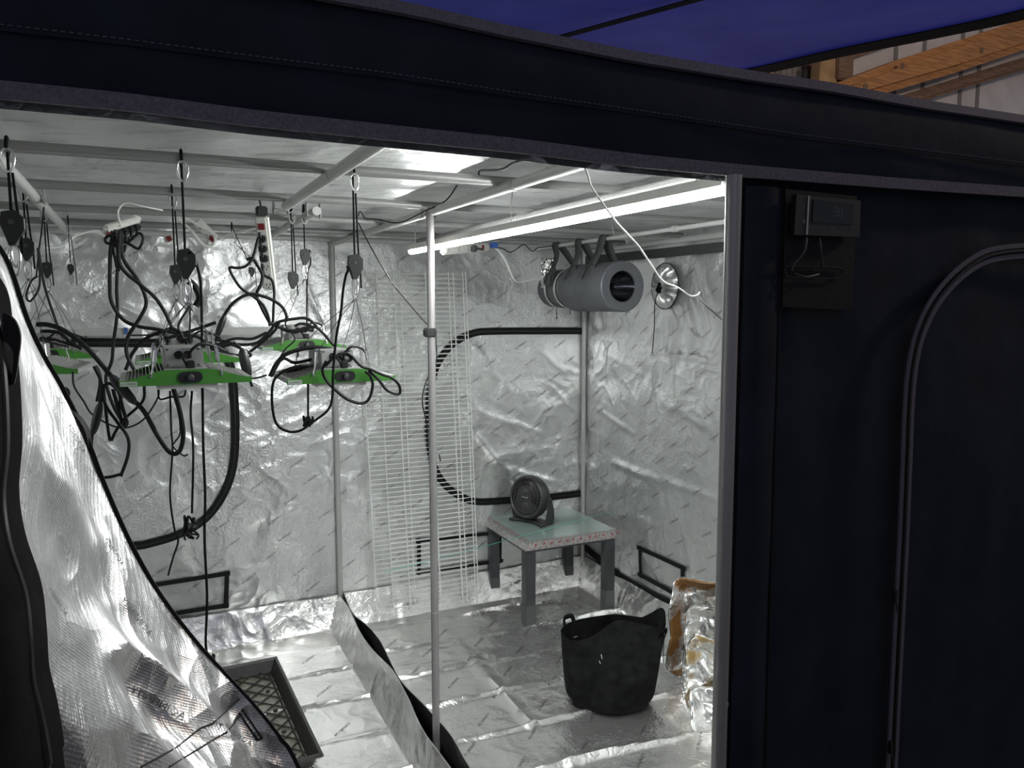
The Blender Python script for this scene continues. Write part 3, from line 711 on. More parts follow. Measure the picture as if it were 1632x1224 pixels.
# ------------------------------------------------------------------ rope ratchets
def carab(mb, c, w_, h, r=.0021, ax=V((1, 0, 0))):
    pts = [c+ax*(w_*math.cos(a_)*(1+.25*math.sin(a_)))+V((0, 0, h*math.sin(a_))) for a_ in [2*PI*k_/20 for k_ in range(21)]]
    mb.tube(pts, r, 6)
def hanger(x, y, zt_, zr, zend, label, lamp_o=None, big=1., tail=None, lean=0, wires=True):
    """rope over the roof bar, ratchet housing, lower hook, and the four wires to the lamp"""
    t = thing('rope_ratchet', label, 'rope hanger', (x, y, zr), 'rope ratchets holding the grow lights')
    dz = zt_-zr; mb = MB()
    mb.tube([V((lean, 0, dz+.004)), V((lean*.4, 0, dz*.45)), V((0, 0, .02))], .0017*big, 6)
    mb.tube([V((lean+.006, .002, dz-.05)), V((.010, .003, .035)), V((.013, .003, .012)), V((.015, .003, -.05))], .0016*big, 6, smooth=4) if tail is None else None
    mb.tube([V((lean, -.016, dz-.006)), V((lean, -.010, dz+.012)), V((lean, 0, dz+.017)), V((lean, .010, dz+.012)), V((lean, .014, dz-.008)), V((lean, 0, dz-.02))], .0020*big, 6, smooth=3)
    if tail: mb.tube([V((.002, -.004, .018)), V((.014, -.006, .020))]+[V(q)-V((x, y, zr)) for q in tail], .0021*big, 6, smooth=5)
    mb.build('rope', 'rope', t)
    cb = MB(); carab(cb, V((lean+.001, -.012, dz-.028)), .007*big, .014*big); cb.build('top_hook', 'chrome', t)
    h = MB(); s = big
    po = [V((-.010*s, -.007*s, .018*s)), V((.004*s, -.007*s, .021*s)), V((.013*s, -.007*s, .012*s)), V((.013*s, -.007*s, -.004*s)), V((.002*s, -.007*s, -.022*s)), V((-.004*s, -.007*s, -.022*s)), V((-.012*s, -.007*s, .004*s))]
    h.prism(po, V((0, .014*s, 0))); hh = h.build('ratchet_housing', 'black', t, False)
    MB().lathe([(0, .001), (.003*s, .001), (.0034*s, 0)], 12, Matrix.Translation((-.001, -.0072*s, .006*s)) @ Matrix.Rotation(PI/2, 4, 'X')).build('rivet', 'fan', hh)
    MB().box((.008*s, -.0065*s, -.002*s), (.0142*s, -.004*s, .010*s)).build('ratchet_tag', 'sticker', hh)
    c2 = MB(); carab(c2, V((0, 0, -.040*s)), .006*s, .019*s, .0017*s); carab(c2, V((.002, .002, -.034*s)), .004*s, .014*s, .0014*s); c2.build('lower_hook', 'chrome', t)
    if lamp_o is not None and wires:
        wt = thing('wire_harness', label.replace('rope ratchet', 'four-wire steel harness').replace('black ', 'thin '), 'wire hanger', (x, y, zr-.055*s), 'wire harnesses over the grow lights')
        top_ = V((0, 0, 0)); rz = lamp_o.rotation_euler.z; rm = Matrix.Rotation(rz, 3, 'Z')
        for dx in (-.062, .062):
            for dy in (-GD/2, GD/2):
                e = rm @ V((dx*.97, dy*.96, .070)) + lamp_o.location - V((x, y, zr-.055*s))
                m_ = MB(); m_.tube([top_, e*.5+V((.003*dx/.062, 0, .002)), e], .0009, 5, smooth=3); o = m_.build('wire', 'fan', wt)
        for dx in (-.062, .062):
            for dy in (-GD/2, GD/2):
                e = rm @ V((dx*.97, dy*.96, .070)) + lamp_o.location - V((x, y, zr-.055*s)); k_ = MB(); k_.bbox(e-V((.003, .003, .004)), e+V((.003, .003, .010)), .001); k_.build('crimp', 'chrome', wt)

    return t
t1 = [at(x, y, 'Y', .93) for x, y in ((318,440),(321,480),(322,560),(323,640),(324,713),(327,790),(326,860),(330,950),(328,1030),(336,1049))]
def zz(x, y, Y): return at(x, y, 'Y', Y).z
hanger(-.735, .86, ZB, zz(299, 420, .86), 0, 'black rope ratchet over the middle front grow light, with a long rope tail', LO[0], 1.5, t1)
hanger(-.372, .86, ZB, zz(552, 424, .86), 0, 'black rope ratchet over the right front grow light', LO[1], 1.35)
hanger(-.735, 1.39, ZB, zz(282, 437, 1.39), 0, 'black rope ratchet behind the long-tailed one, over the second middle light', LO[2], 1.25)
t4 = [at(x, y, 'Y', 1.66) for x, y in ((494,402),(495,420),(490,438),(489,500),(490,545))]
hanger(-.335, 1.66, ZB, zz(484, 409, 1.66), 0, 'black rope ratchet, the higher of the close pair over the rear right light', LO[3], 1.25, t4)
hanger(-.375, 1.66, ZB, zz(474, 446, 1.66), 0, 'black rope ratchet, the lower of the close pair over the rear right light', None, 1.3)
hanger(-1.08, 1.39, ZB, zz(51, 397, 1.39), 0, 'black rope ratchet over the grow light beside the door flap', LO[4], 1.35)
hanger(-1.085, 1.92, ZB, zz(82, 430, 1.92), 0, 'black rope ratchet over the farthest left grow light', LO[5], 1.2)
hanger(-1.045, .86, ZB, zz(8, 362, .86), 0, 'large black rope ratchet cut by the left edge of the picture', None, 1.6)
hanger(-.47, 1.92, ZB-.04, zz(460, 434, 1.92), 0, 'slim pale ratchet on a slanted rope beside the white power strip', None, .8, lean=-.06)
hanger(-1.02, 1.92, ZB-.04, zz(40, 428, 1.92), 0, 'black rope ratchet hanging behind the one beside the door flap', None, .8)

# ------------------------------------------------------------------ power strips
def strip(name, p0, p1, w_, th, label, outlets, face, sw=.16, hook=None):
    p0, p1 = V(p0), V(p1); L = (p1-p0).length; t = thing(name, label, 'power strip', p0)
    xa = (p1-p0).normalized(); fz = V(face).normalized(); ya = fz.cross(xa).normalized(); fz = xa.cross(ya)
    Mx = Matrix((xa, ya, fz)).transposed().to_4x4()
    MB().bbox((0, -w_/2, -th/2), (L, w_/2, th/2), .006, Mx).build('body', 'white', t)
    MB().bbox((L*sw-.010, -.010, th/2-.001), (L*sw+.010, .010, th/2+.004), .0015, Mx).build('switch', 'red', t)
    for k_ in range(outlets):
        x = L*(.30+.62*k_/max(1, outlets-1)); q = MB()
        for y in (-.006, .006): q.box((x-.004, y-.0011, th/2), (x+.004, y+.0011, th/2+.0008), Mx)
        q.lathe([(.0, .0008), (.0022, .0008), (.0022, 0)], 8, Mx @ Matrix.Translation((x+.009, 0, th/2)))
        q.build('socket', 'dark', t, False)
    return t, Mx, L
def plugs(t, Mx, xs, th, mt='black', s=1.):
    for x in xs:
        q = MB().bbox((x-.011*s, -.013*s, th/2), (x+.011*s, .013*s, th/2+.020*s), .004, Mx)
        q.tube([Mx @ V((x-.004, 0, th/2+.018*s)), Mx @ V((x-.012, .002, th/2+.034*s)), Mx @ V((x-.022, .004, th/2+.036*s))], .0045*s, 8)
        q.build('plug', mt, t)
PY = 1.62
t3, Mx, L = strip('power_strip', at(417, 344, 'Y', PY), at(431, 462, 'Y', PY+.03), .040, .028, 'white power strip hanging upright with a red switch and black plugs', 6, (-.45, -.9, 0), .14)
plugs(t3, Mx, (L*.30, L*.43, L*.56), .028)
q = MB(); pz = at(414, 340, 'Y', PY)-at(417, 344, 'Y', PY)
q.bbox((-.018, -.022, -.004), (.016, .008, .028), .004); q.tube([V((0, 0, .02)), V((-.005, 0, .045)), V((.004, .004, .06))], .003, 6); q.build('hanging_clip', 'black', t3)
t5, Mx, L = strip('power_strip', at(165, 368, 'Y', 1.30), at(222, 350, 'Y', 1.34), .036, .020, 'white power strip lying flat under the roof bars with a bundle of cords', 6, (.1, -.35, -1), .1)
plugs(t5, Mx, [L*f for f in (.18, .34, .5, .66, .82)], .020, 'black', .8)
MB().tube([V((.04, .0, .012)), V((.035, .0, .05)), V((.055, .0, .072)), V((.09, .0, .066)), V((.14, .02, .06))], .0022, 6, smooth=4).build('white_cord', 'white', t5)
t6, Mx, L = strip('power_strip', at(312, 352, 'Y', 2.1)+V((0,0,0)), at(345, 384, 'Y', 2.1), .035, .025, 'white power strip end tilted behind the middle ropes', 3, (-.3, -1, -.2), .85)
MB().tube([at(x, y, 'Y', 2.05)-t6.location for x, y in ((285,350),(305,368),(322,389),(336,393),(343,384),(338,372),(318,360),(300,350),(285,345))], .0052, 8, smooth=5).build('white_cord', 'white', t6)
t7, Mx, L = strip('power_strip', at(776, 394, 'Y', 1.95), at(705, 398, 'Y', 1.60), .034, .022, 'white power strip with a red switch under the far end of the LED tube', 4, (-.15, -1, -.1), .18)
plugs(t7, Mx, (L*.45,), .022)
MB().bbox(at(783, 395, 'Y', 1.96)-t7.location, at(791, 387, 'Y', 1.98)-t7.location, .003).build('blue_wrap', 'blue', t7)
t8, Mx, L = strip('power_strip', at(262, 384, 'Y', 2.55), at(280, 376, 'Y', 2.55), .03, .02, 'small white plug box on the upper back wall left of the middle ropes', 1, (0, -1, 0), .4)

# ------------------------------------------------------------------ cables
def cable(px, Y, r, label, name='power_cable', cat='cable', mt='rubber', conn=None, group='black cords among the grow lights', smooth=6):
    pts = []
    for k_, q in enumerate(px):
        y_ = q[2] if len(q) > 2 else (Y if not isinstance(Y, tuple) else Y[0]+(Y[1]-Y[0])*k_/(len(px)-1))
        pts.append(at(q[0], q[1], 'Y', y_))
    root = thing(name, label, cat, pts[0], group) if conn else None
    off = pts[0] if conn else V((0, 0, 0))
    o = MB().tube([p_-off for p_ in pts], r, 8, smooth=smooth).build('cord' if conn else name, mt, root)
    if not conn: tag(o, label, cat, group)
    else:
        for (x0, y0, x1, y1, Yc, rc) in conn:
            a_, b_ = at(x0, y0, 'Y', Yc)-off, at(x1, y1, 'Y', Yc)-off
            MB().tube([a_, a_.lerp(b_, .12), a_.lerp(b_, .3), a_.lerp(b_, .5), a_.lerp(b_, .7), a_.lerp(b_, .88), b_], lambda t: rc*(.45+.55*math.sin(PI*min(1, max(0, t)))**.6), 10).build('inline_connector', mt if mt != 'rubber' else 'black', root)
    return o
G = 1.28
cable([(180,368),(176,403),(175,451),(178,482),(196,509),(220,520),(251,525),(280,531)], 1.22, .0045, 'black cord curving from the flat power strip down right to the middle light')
cable([(186,368),(188,403),(186,458),(187,498),(181,545),(178,576),(169,600),(172,623),(184,654),(200,678),(203,670)], 1.25, .0040, 'black cord falling nearly straight from the flat power strip into the loops below')
cable([(194,372),(196,411),(220,447),(233,480),(224,505),(204,537),(202,564),(214,590)], 1.2, .0044, 'black cord bowing right then left from the flat power strip')
cable([(190,372),(192,423),(224,454),(247,474),(263,498),(274,522)], 1.18, .0044, 'black cord slanting right from the flat power strip to the harness hooks')
cable([(200,370),(203,386),(221,372),(228,380),(221,396),(206,389),(190,384),(172,388),(168,380),(182,372)], 1.2, .0034, 'small loop of black cord knotted just under the flat power strip')
cable([(183,366),(186,392),(190,420),(188,432),(184,415),(180,390),(196,402),(200,390)], 1.22, .0034, 'short doubled black cord under the flat power strip')
cable([(59,517),(78,518),(102,527),(137,553),(176,598),(195,622),(215,640),(231,658),(251,694),(271,721),(286,719),(292,694),(288,662),(276,618)], (.95, .86), .0052, 'thick black cord with a long connector sweeping down left of the middle light', conn=[(176,598,216,643,.90,.0105)])
cable([(150,584),(160,605),(163,625),(158,648),(147,690),(146,725),(153,749),(161,760),(176,760),(192,756),(193,757),(204,725),(204,698),(188,674),(169,647),(163,623),(173,611),(188,623),(196,651),(202,672)], 1.1, .0038, 'black cord with an upright connector looping low near the door flap', conn=[(160,642,148,692,1.1,.0095)])
cable([(165,612),(167,640),(175,700),(183,690),(196,670),(227,640),(230,615)], 1.12, .0034, 'black cord bent to a sharp V below the middle light')
cable([(180,620),(188,650),(197,680),(200,665),(192,640),(199,618)], 1.15, .0044, 'doubled black cord hanging in a narrow loop left of the middle light')
cable([(116,592),(118,615),(133,639),(149,662),(192,682),(227,670),(251,635),(253,617)], 1.25, .0022, 'thin black wire sagging between the left and middle lights')
cable([(252,620),(255,636),(275,632),(292,632),(296,622)], 1.0, .0022, 'short thin wire loop just under the middle light')
cable([(271,623),(273,686),(275,717),(271,788),(278,843),(284,862),(276,888),(268,917)], 1.0, .0022, 'thin black wire dangling straight down to the low vent')
cable([(277,623),(284,655),(287,690),(279,704),(276,712),(292,726),(300,724)], 1.0, .0018, 'short thin forked wire under the middle light')
cable([(306,623),(304,662),(308,717),(306,818)], .98, .0026, 'black cord hanging from the middle light to a tied bundle', conn=None)
kb = thing('tied_cord_bundle', 'coiled black plug bundle tied at the end of a cord by the rear zipper', 'cord bundle', at(305, 838, 'Y', .98))
q = MB()
for i in range(7): q.tube([V((random.uniform(-.018,.016), random.uniform(-.01,.01), random.uniform(-.032,.025))) for _ in range(5)], .0024, 6, smooth=5)
q.build('coiled_cord', 'rubber', kb); MB().bbox((-.010, -.008, -.006), (.010, .008, .006), .002).build('tie', 'sock', kb)
q = MB(); e = at(336, 1051, 'Y', .93)
for i in range(5): q.tube([e+V((random.uniform(-.008,.008), random.uniform(-.008,.008), random.uniform(-.012,.010))) for _ in range(4)], .003, 6, smooth=4)
tag(q.build('rope_knot', 'rope'), 'black knot at the bottom end of the long rope tail', 'knot')
# cords on the right front light
cable([(500,583),(470,585),(446,596),(435,612),(434,647),(441,676),(459,687.5),(479,686),(498,673),(523,653),(530,629),(531,592),(536,537),(543,500),(547,462),(551,440),(555,430),(553,424)], .875, .0030, 'black rope tail making a big loop under the right front light', mt='rope')
q = MB(); e = at(491, 671, 'Y', .92)
for i in range(6): q.tube([e+V((random.uniform(-.012,.012), random.uniform(-.01,.01), random.uniform(-.012,.012))) for _ in range(5)], .003, 6, smooth=4)
tag(q.build('rope_knot', 'rope'), 'black knot hanging under the right front light', 'knot')
cable([(491,606),(491,664)], .95, .0026, 'short black cord hanging to the knot under the right front light')
cable([(520,575),(514,590),(520,606),(533,620),(553,636),(575,643),(588,636),(594,614),(590,599),(582,592)], .90, .0036, 'black cord looping below the right front light toward the shelf')
cable([(518,584),(530,572),(542,566),(556,564),(575,583),(590,588),(610,597),(624,602),(636,614),(636,628),(617,622),(604,606),(588,590)], (.89, .90), .0036, 'black cord trailing past the right end of the front row')
cable([(430,600),(441,579),(457,564),(488,555),(512,554),(546,560)], 1.05, .0050, 'grey-black cord arching over the right front light driver', group='black cords among the grow lights')
cable([(432,600),(450,572),(470,578),(500,572)], 1.08, .0040, 'black cord lying over the right front light behind the arching one')
cable([(540,566),(552,575),(560,572),(556,566),(548,566),(546,580)], .96, .0040, 'small black cord coil on top of the right front light')
cable([(455,592),(480,588),(500,592),(520,584),(505,582),(470,590)], 1.05, .0044, 'flat coil of black cord resting on the right front light')
# cords between the rows
S = 1.45
cable([(411,381),(403,410),(392,424),(378,427),(366,427),(372,442),(385,460),(407,475),(420,487),(428,505),(430,520)], S, .0040, 'black cord kinked left from the upright power strip')
cable([(393,414),(402,412),(411,424),(418,438),(416,453),(409,470),(418,492),(430,515)], 1.5, .0048, 'black cord looping once left of the upright power strip')
cable([(418,420),(421,438),(433,446),(437,464),(436,490),(435,515)], 1.52, .0040, 'black cord dropping from the third plug of the upright strip')
cable([(459,512),(452,492),(436,479),(411,470),(393,470),(375,480),(362,495),(356,507),(346,537),(336,556)], S, .0046, 'black cord with a slanted connector arching between the rows', conn=[(358,503,345,538,S,.0095)])
cable([(345,541),(380,549),(410,546),(430,528),(442,514),(470,508),(490,508),(505,520)], S, .0044, 'black cord sweeping right above the rear right light')
cable([(322,546),(350,560),(385,566),(410,552),(437,528),(446,512)], S, .0042, 'black cord running under the slanted connector')
cable([(428,512),(440,520),(470,527),(500,521),(514,530),(530,548),(545,560)], 1.48, .0046, 'black cord draped over the rear right light to the front one')
cable([(336,560),(360,548),(385,556),(400,566),(380,572),(352,566),(345,556)], 1.4, .0040, 'loop of black cord between the middle and rear right lights')
cable([(342,552),(372,540),(402,540),(425,530)], 1.42, .0040, 'black cord stretched flat between the middle lights')
cable([(200,590),(212,562),(232,540),(262,528),(290,531),(318,523),(344,514)], 1.28, .0044, 'black cord arching up behind the middle light fins')
cable([(448,524),(470,530),(482,524),(498,527),(494,518),(478,516),(470,520)], 1.55, .0042, 'tangle of black cord over the rear right light')
cable([(455,506),(456,520),(470,540),(455,556),(446,570)], 1.5, .0022, 'thin wire dropping left of the rear right driver')
cable([(372,545),(384,556),(391,578),(397,602),(402,616)], 1.1, .0034, 'black cord with an oval plug beside the right end of the middle light', conn=[(386,556,396,603,1.1,.013)])
cable([(378,600),(392,604),(410,602),(425,598)], 1.15, .0022, 'thin wire joining the two front lights')
cable([(300,448),(306,452),(314,462),(318,476),(312,488)], 1.0, .0075, 'thick black cord clump under the long-tailed ratchet')
cable([(302,470),(300,490),(288,510),(284,522),(290,534),(292,540)], 1.15, .0026, 'thin black wire curling from the ratchets to the middle light')
cable([(303,460),(303,500),(303,540),(306,556)], 1.12, .0020, 'thin straight black wire above the middle driver box')
cable([(262,540),(285,535),(312,536),(330,546),(350,552),(372,548)], 1.2, .0040, 'black cord lying over the second middle light')
cable([(270,545),(262,530),(275,524),(292,534),(282,542)], 1.25, .0045, 'black cord clump at the left harness of the middle lights')
# left cluster
cable([(62,400),(66,430),(72,460),(85,500),(96,530),(104,548)], 1.5, .0032, 'black cord falling beside the door-flap ratchet')
cable([(60,395),(63,430),(62,460),(48,480),(42,470),(50,448),(60,440)], 1.45, .0026, 'coiled thin black cord under the door-flap ratchet')
cable([(18,360),(17,400),(18,436)], .9, .0034, 'black rope end hanging at the left picture edge', mt='rope')
cable([(64,528),(82,528),(98,532),(112,545),(130,556)], 1.35, .0044, 'black cord lying on top of the left grow light')
cable([(68,545),(85,541),(102,546),(122,552)], 1.4, .0036, 'second black cord on the left grow light, below the first')
cable([(70,330),(66,370),(62,400),(58,440)], 1.6, .0022, 'thin slanted black cord from the left roof tube')
cable([(102,618),(108,622),(109,630),(103,634),(97,625)], 1.1, .0036, 'small curl of black cord right beside the door flap')
cable([(152,583),(158,596),(160,612),(155,640)], 1.3, .0046, 'thick black cord leaving the right end of the left light')
# right bay cords
cable([(927,252),(938,282),(943,298),(965,330),(984,356),(1006,379.5),(1019,394),(1038,422.5),(1057,448),(1080,458),(1099,471),(1110,471),(1116,466)], (.12, .30), .0017, 'white cord hanging in front of the LED tube and filter', mt='steel', group=None)
cable([(1116,466),(1118,476),(1128,488),(1148,506),(1160,515)], (.30, .2), .0020, 'black cord end joining the white cord near the front pole', group=None)
cable([(789,394),(797,402),(806,416),(813,432),(820,446),(829,448.5),(854,444),(872,434),(884,428)], (1.98, 2.5), .0052, 'thick white cord sagging from the power strip to the filter fan', mt='wirewhite', group=None)
cable([(731,292),(710,320),(678,336),(646,352),(628,355),(604,350),(593,349),(582,348),(574,337),(571,344)], (1.2, 1.85), .0020, 'thin black wire wandering along the roof bars left of the LED tube', group=None)
cable([(571,355),(590,392),(610,427),(628,455),(647,478),(668,503),(682,518),(693,530),(695,550),(695,576),(679,608),(673,640),(680,674),(682,713)], (1.75, 1.45), .0022, 'thin black wire slanting down to the clamp of the centre pole', group=None)
cable([(763,279),(767,272),(793,271),(805,268),(818,260),(838,254)], .62, .0028, 'short black wire on the centre roof tube near the fascia', group=None)
cable([(787,394),(800,396),(812,402),(822,398),(835,390),(848,400),(858,395),(880,392)], (2.1, 2.3), .0022, 'thin dark wire draped beside the filter rod', group=None)
cable([(700,724),(702,735)], 1.38, .002, 'short wire end on the centre pole', group=None)
cable([(118,372),(150,370),(175,378),(200,374)], 2.4, .004, 'white cord running along the top of the back wall at the left', mt='wirewhite', group=None)
cable([(70,395),(100,392),(120,376),(150,368),(170,372)], 2.35, .004, 'second white cord drooping at the top left of the back wall', mt='wirewhite', group=None)
cable([(340,384),(370,372),(400,366),(416,362)], (2.1, 1.7), .004, 'white cord running to the top of the upright power strip', mt='wirewhite', group=None)
# rail across the back behind the lights
ra = at(92, 528, 'Y', 2.62); rb_ = at(226, 530, 'Y', 2.62); rc_ = at(338, 527, 'Y', 2.62); rd = at(470, 527, 'Y', 2.62)
rl = thing('wall_rail', 'pale grey flat rail across the back wall behind the grow lights', 'rail', ra)
MB().bbox(V((0, -.006, -.019)), rb_-ra+V((0, .006, .019)), .002).build('rail_section', 'steel', rl)
MB().bbox(rc_-ra+V((0, -.006, -.019)), rd-ra+V((0, .006, .019)), .002).build('rail_section', 'steel', rl)
MB().bbox(at(205, 536, 'Y', 2.61)-ra+V((0, -.004, 0)), at(342, 531, 'Y', 2.61)-ra+V((0, .004, 0)), .001).build('rail_joiner', 'black', rl)
MB().bbox(at(198, 532, 'Y', 2.605)-ra, at(203, 522, 'Y', 2.600)-ra, .001).build('blue_clip', 'blue', rl)

# ------------------------------------------------------------------ carbon filter and fan on a rod
AX, AZ = 1.0, 1.636
rod = thing('hanging_rod', 'white steel rod under the roof holding the filter straps', 'rod', (.985, 1.0, 1.84))
MB().tube([V((0, 0, 0)), V((0, 1.72, 0))], .0085, 14).build('rod_tube', 'steel', rod)
MB().tube([V((0, .45, 0)), V((0, .475, 0))], .0125, 14).build('rod_collar', 'steel', rod)
q = MB()
for y in (.12, .9, 1.6): q.tube([V((0, y, -.010)), V((.013, y, 0)), V((.012, y, .02)), V((0, y, .055))], .0016, 6, smooth=4)
q.build('rod_hook', 'chrome', rod)
fl_ = thing('carbon_filter', 'big dark grey carbon filter drum with a cone in its open front end', 'filter', (AX, 1.85, AZ))
RX = Matrix.Rotation(-PI/2, 4, 'X')   # local z -> +Y
def rY(h): return Matrix.Translation((0, h, 0)) @ RX
RF = .106
MB().lathe([(RF-.004, 0), (RF, .006), (RF, .20), (RF-.0015, .203), (RF-.0015, .209), (RF, .212), (RF, .35), (RF-.01, .362), (.078, .366), (.078, .40)], 56, rY(0)).build('drum', 'filt', fl_)
MB().lathe([(RF-.004, .0), (RF+.001, -.002), (RF+.001, -.016), (RF-.004, -.021), (.066, -.021), (.064, -.017), (.064, .004)], 56, rY(0)).build('front_cap', 'filt2', fl_)
MB().lathe([(.064, -.010), (.060, .02), (.030, .10), (.007, .135), (.007, .12), (.0, .118)], 40, rY(0)).build('inner_cone', mat('polished_dark_cone', (.28, .29, .31), .14, 1.), fl_)
MB().lathe([(.0, -.0), (.008, .0), (.009, .004), (.009, .02)], 16, rY(.100)).build('centre_bolt', 'sock', fl_)
fan2 = thing('inline_duct_fan', 'grey inline duct fan clamped behind the carbon filter', 'fan', (AX, 2.25, AZ))
MB().lathe([(.078, 0), (.086, .004), (.086, .12), (.078, .125)], 40, rY(0)).build('fan_body', 'filt', fan2)
MB().lathe([(.090, .0), (.093, .003), (.093, .012), (.090, .015), (.08, .015)], 40, rY(.012)).build('clamp_ring', 'box', fan2)
MB().lathe([(.090, .0), (.093, .003), (.093, .012), (.090, .015), (.08, .015)], 40, rY(.105)).build('clamp_ring', 'box', fan2)
MB().lathe([(.084, .0), (.088, .01), (.084, .02), (.088, .03), (.084, .04), (.088, .05), (.082, .06), (.084, .07), (.07, .10), (.0, .10)], 40, rY(.125)).build('duct_end', 'filt', fan2)
q = MB()
for y, l in ((.12, .055), (-.01, .03)):
    q.tube([V((-.02, y, -.088)), V((-.022, y, -.10)), V((-.018, y, -.088-l))], .0018, 6)
    for z in (.5, .9): q.lathe([(0, -.004), (.004, 0), (0, .004)], 8, Matrix.Translation((-.02, y, -.09-l*z)))
q.build('pull_cord', 'rope', fan2)
def strapband(y, dy, w_, label, sag):
    mb = MB(); pts = [V((AX+.103, y, AZ+.03)), V((AX+.075, y, AZ+.08)), V((AX+.02, y+dy*.3, 1.80)), V((.985+.012, y+dy, 1.85)), V((.985, y+dy, 1.857)), V((.985-.013, y+dy, 1.848)), V((AX-.035, y+dy*.4, 1.79)), V((AX-.072, y, AZ+.082)), V((AX-.098, y-.01, AZ+.045)), V((AX-.09, y-.01, AZ+.012+sag)), V((AX-.06, y-.012, AZ+.098))]
    pts = crom([p_ for p_ in pts], 6)
    vs_ = []; fs_ = []
    for i, p_ in enumerate(pts):
        tw = .5*math.sin(i*.35)*w_*.4
        a_ = V((tw*.3, w_/2, tw*.5)); vs_ += [p_-a_, p_+a_]
    fs_ = [(2*i, 2*i+1, 2*i+3, 2*i+2) for i in range(len(pts)-1)]
    mb.add(vs_, fs_); o = mb.build('filter_strap', mat('grey_webbing', (.05, .05, .053), .8)); md = o.modifiers.new('s', 'SOLIDIFY'); md.thickness = .004
    tag(o, label, 'strap', 'grey straps looped over the rod'); return o
strapband(1.98, -.03, .055, 'wide grey strap nearest the open end of the filter', .0)
strapband(2.14, .02, .045, 'grey strap in the middle behind the front strap', .0)
strapband(2.33, .05, .045, 'grey strap around the inline fan at the far end', .0)
# scrap of crinkled foil tape at the fan end
q = MB().grid(lambda u, v: V((AX-.10+.07*u+.006*fbm(u*4, v*4, 3), 2.38+.02*fbm(u*5, v*6, 9), 1.64+.14*v)), 10, 14).build('foil_tape_scrap', 'pan'); q.modifiers.new('s', 'SOLIDIFY').thickness = .001
tag(q, 'crinkled bright foil tape hanging by the fan end of the filter', 'foil')

# ------------------------------------------------------------------ wire shelf panels
def shelf(x0, x1, y, lean, label, z1, z0, rods, off):
    t = thing('wire_shelf', label, 'wire shelf', (x0, y, 0)); W_ = x1-x0; H_ = z1-z0
    def P(u, z): return V((W_*u+.040*(1-z/z1)*1.2+off*0, -lean*(1-(z-z0)/H_), z))
    for u in rods:
        MB().tube([P(u, z0-.012), P(u, (z0+z1)/2), P(u, z1+.004)], .0027, 6).build('long_rod', 'wirewhite', t)
    n = int(H_/.0232); me = None
    base = MB().tube([V((0, -.0032, 0)), V((W_, -.0032, 0))], .0017, 5).build('cross_wire', 'wirewhite', t)
    for k_ in range(n+1):
        o = base if k_ == 0 else base.copy()
        if k_: COL.objects.link(o); o.parent = t
        o.location = P(0, z0+.0232*k_+off)
    return t
shelf(.115, .60, 2.735, .045, 'white wire shelf panel leaning on the back wall, the left and front one', 1.718, .045, (0, .35, .68, .93, .98), 0)
shelf(.205, .665, 2.750, .030, 'white wire shelf panel leaning on the back wall, the right and rear one', 1.722, .075, (0, .25, .55, .8, .965, 1), .0116)

# ------------------------------------------------------------------ side table
tx0, tx1, ty0, ty1, tz = .79, 1.30, 2.32, 2.80, .432
tb_ = thing('side_table', 'square grey side table with a silver top by the back corner', 'table', ((tx0+tx1)/2, (ty0+ty1)/2, 0)); TO = V(tb_.location)
hx, hy = (tx1-tx0)/2, (ty1-ty0)/2
MB().bbox((-hx, -hy, tz-.045), (hx, hy, tz-.004), .002).build('table_top', 'tape', tb_)
MB().bbox((-hx+.004, -hy+.004, tz-.055), (hx-.004, hy-.004, tz-.0455), .002).build('top_underside', 'tablegrey', tb_)
MB().bbox((-hx-.001, -hy-.001, tz-.0038), (hx+.001, hy+.001, tz), .001).build('silver_top_sheet', 'tabletop', tb_)
for sx in (-1, 1):
    for sy in (-1, 1):
        x, y = sx*(hx-.030), sy*(hy-.030)
        l = MB().bbox((x-.026, y-.026, .118), (x+.026, y+.026, tz-.055), .002).build('leg', 'tablegrey', tb_)
        MB().bbox((x-.0268, y-.0268, .009), (x+.0268, y+.0268, .1178), .002).build('leg_tip', 'sock', l)
q = MB(); random.seed(3)
for k_ in range(12):
    u = -hx+.05+k_*.042; dx = random.uniform(-.008, .008)
    q.prism([V((u+dx, -hy-.0022, tz-.018)), V((u+dx+.014, -hy-.0022, tz-.012)), V((u+dx+.006, -hy-.0022, tz-.026))], V((0, .001, 0)))
    q.prism([V((u+dx+.012, -hy+.008, tz+.0004)), V((u+dx+.024, -hy+.016, tz+.0004)), V((u+dx+.02, -hy+.005, tz+.0004))], V((0, 0, .0006)))
for k_ in range(11):
    u = -hy+.03+k_*.042
    q.prism([V((-hx+.008, u, tz+.0004)), V((-hx+.026, u+.008, tz+.0004)), V((-hx+.018, u+.018, tz+.0004)), V((-hx+.014, u+.010, tz+.0004))], V((0, 0, .0006)))
q.build('red_print_marks', 'redink', tb_)
gl = MB().bbox((tx0+.02, ty0+.01, tz+.0012), (tx1-.02, ty1-.02, tz+.0050), .001).build('glass_sheet', 'glass'); tag(gl, 'thin clear glass sheet lying on the side table', 'glass sheet')
a, b = at(978, 816, 'Y', 2.36), at(612, 912, 'Y', 2.30)
tag(MB().tube([at(978, 814, 'Z', tz+.02), at(845, 851, 'Z', tz+.012), at(700, 890, 'Y', 2.28), at(612, 912, 'Y', 2.26)], .0011, 5).build('string', 'teal'), 'thin teal string stretched from the table toward the centre pole', 'string')

# ------------------------------------------------------------------ desk fan on the table
fz = tz+.0052; fc = at(845, 840, 'Z', fz)
fc = V((at(846, 832, 'Z', fz).x, at(846, 832, 'Z', fz).y, fz))
FD = thing('desk_fan', 'round dark grey desk fan with swirling grille standing on the table', 'fan', fc, rz=math.radians(-66))
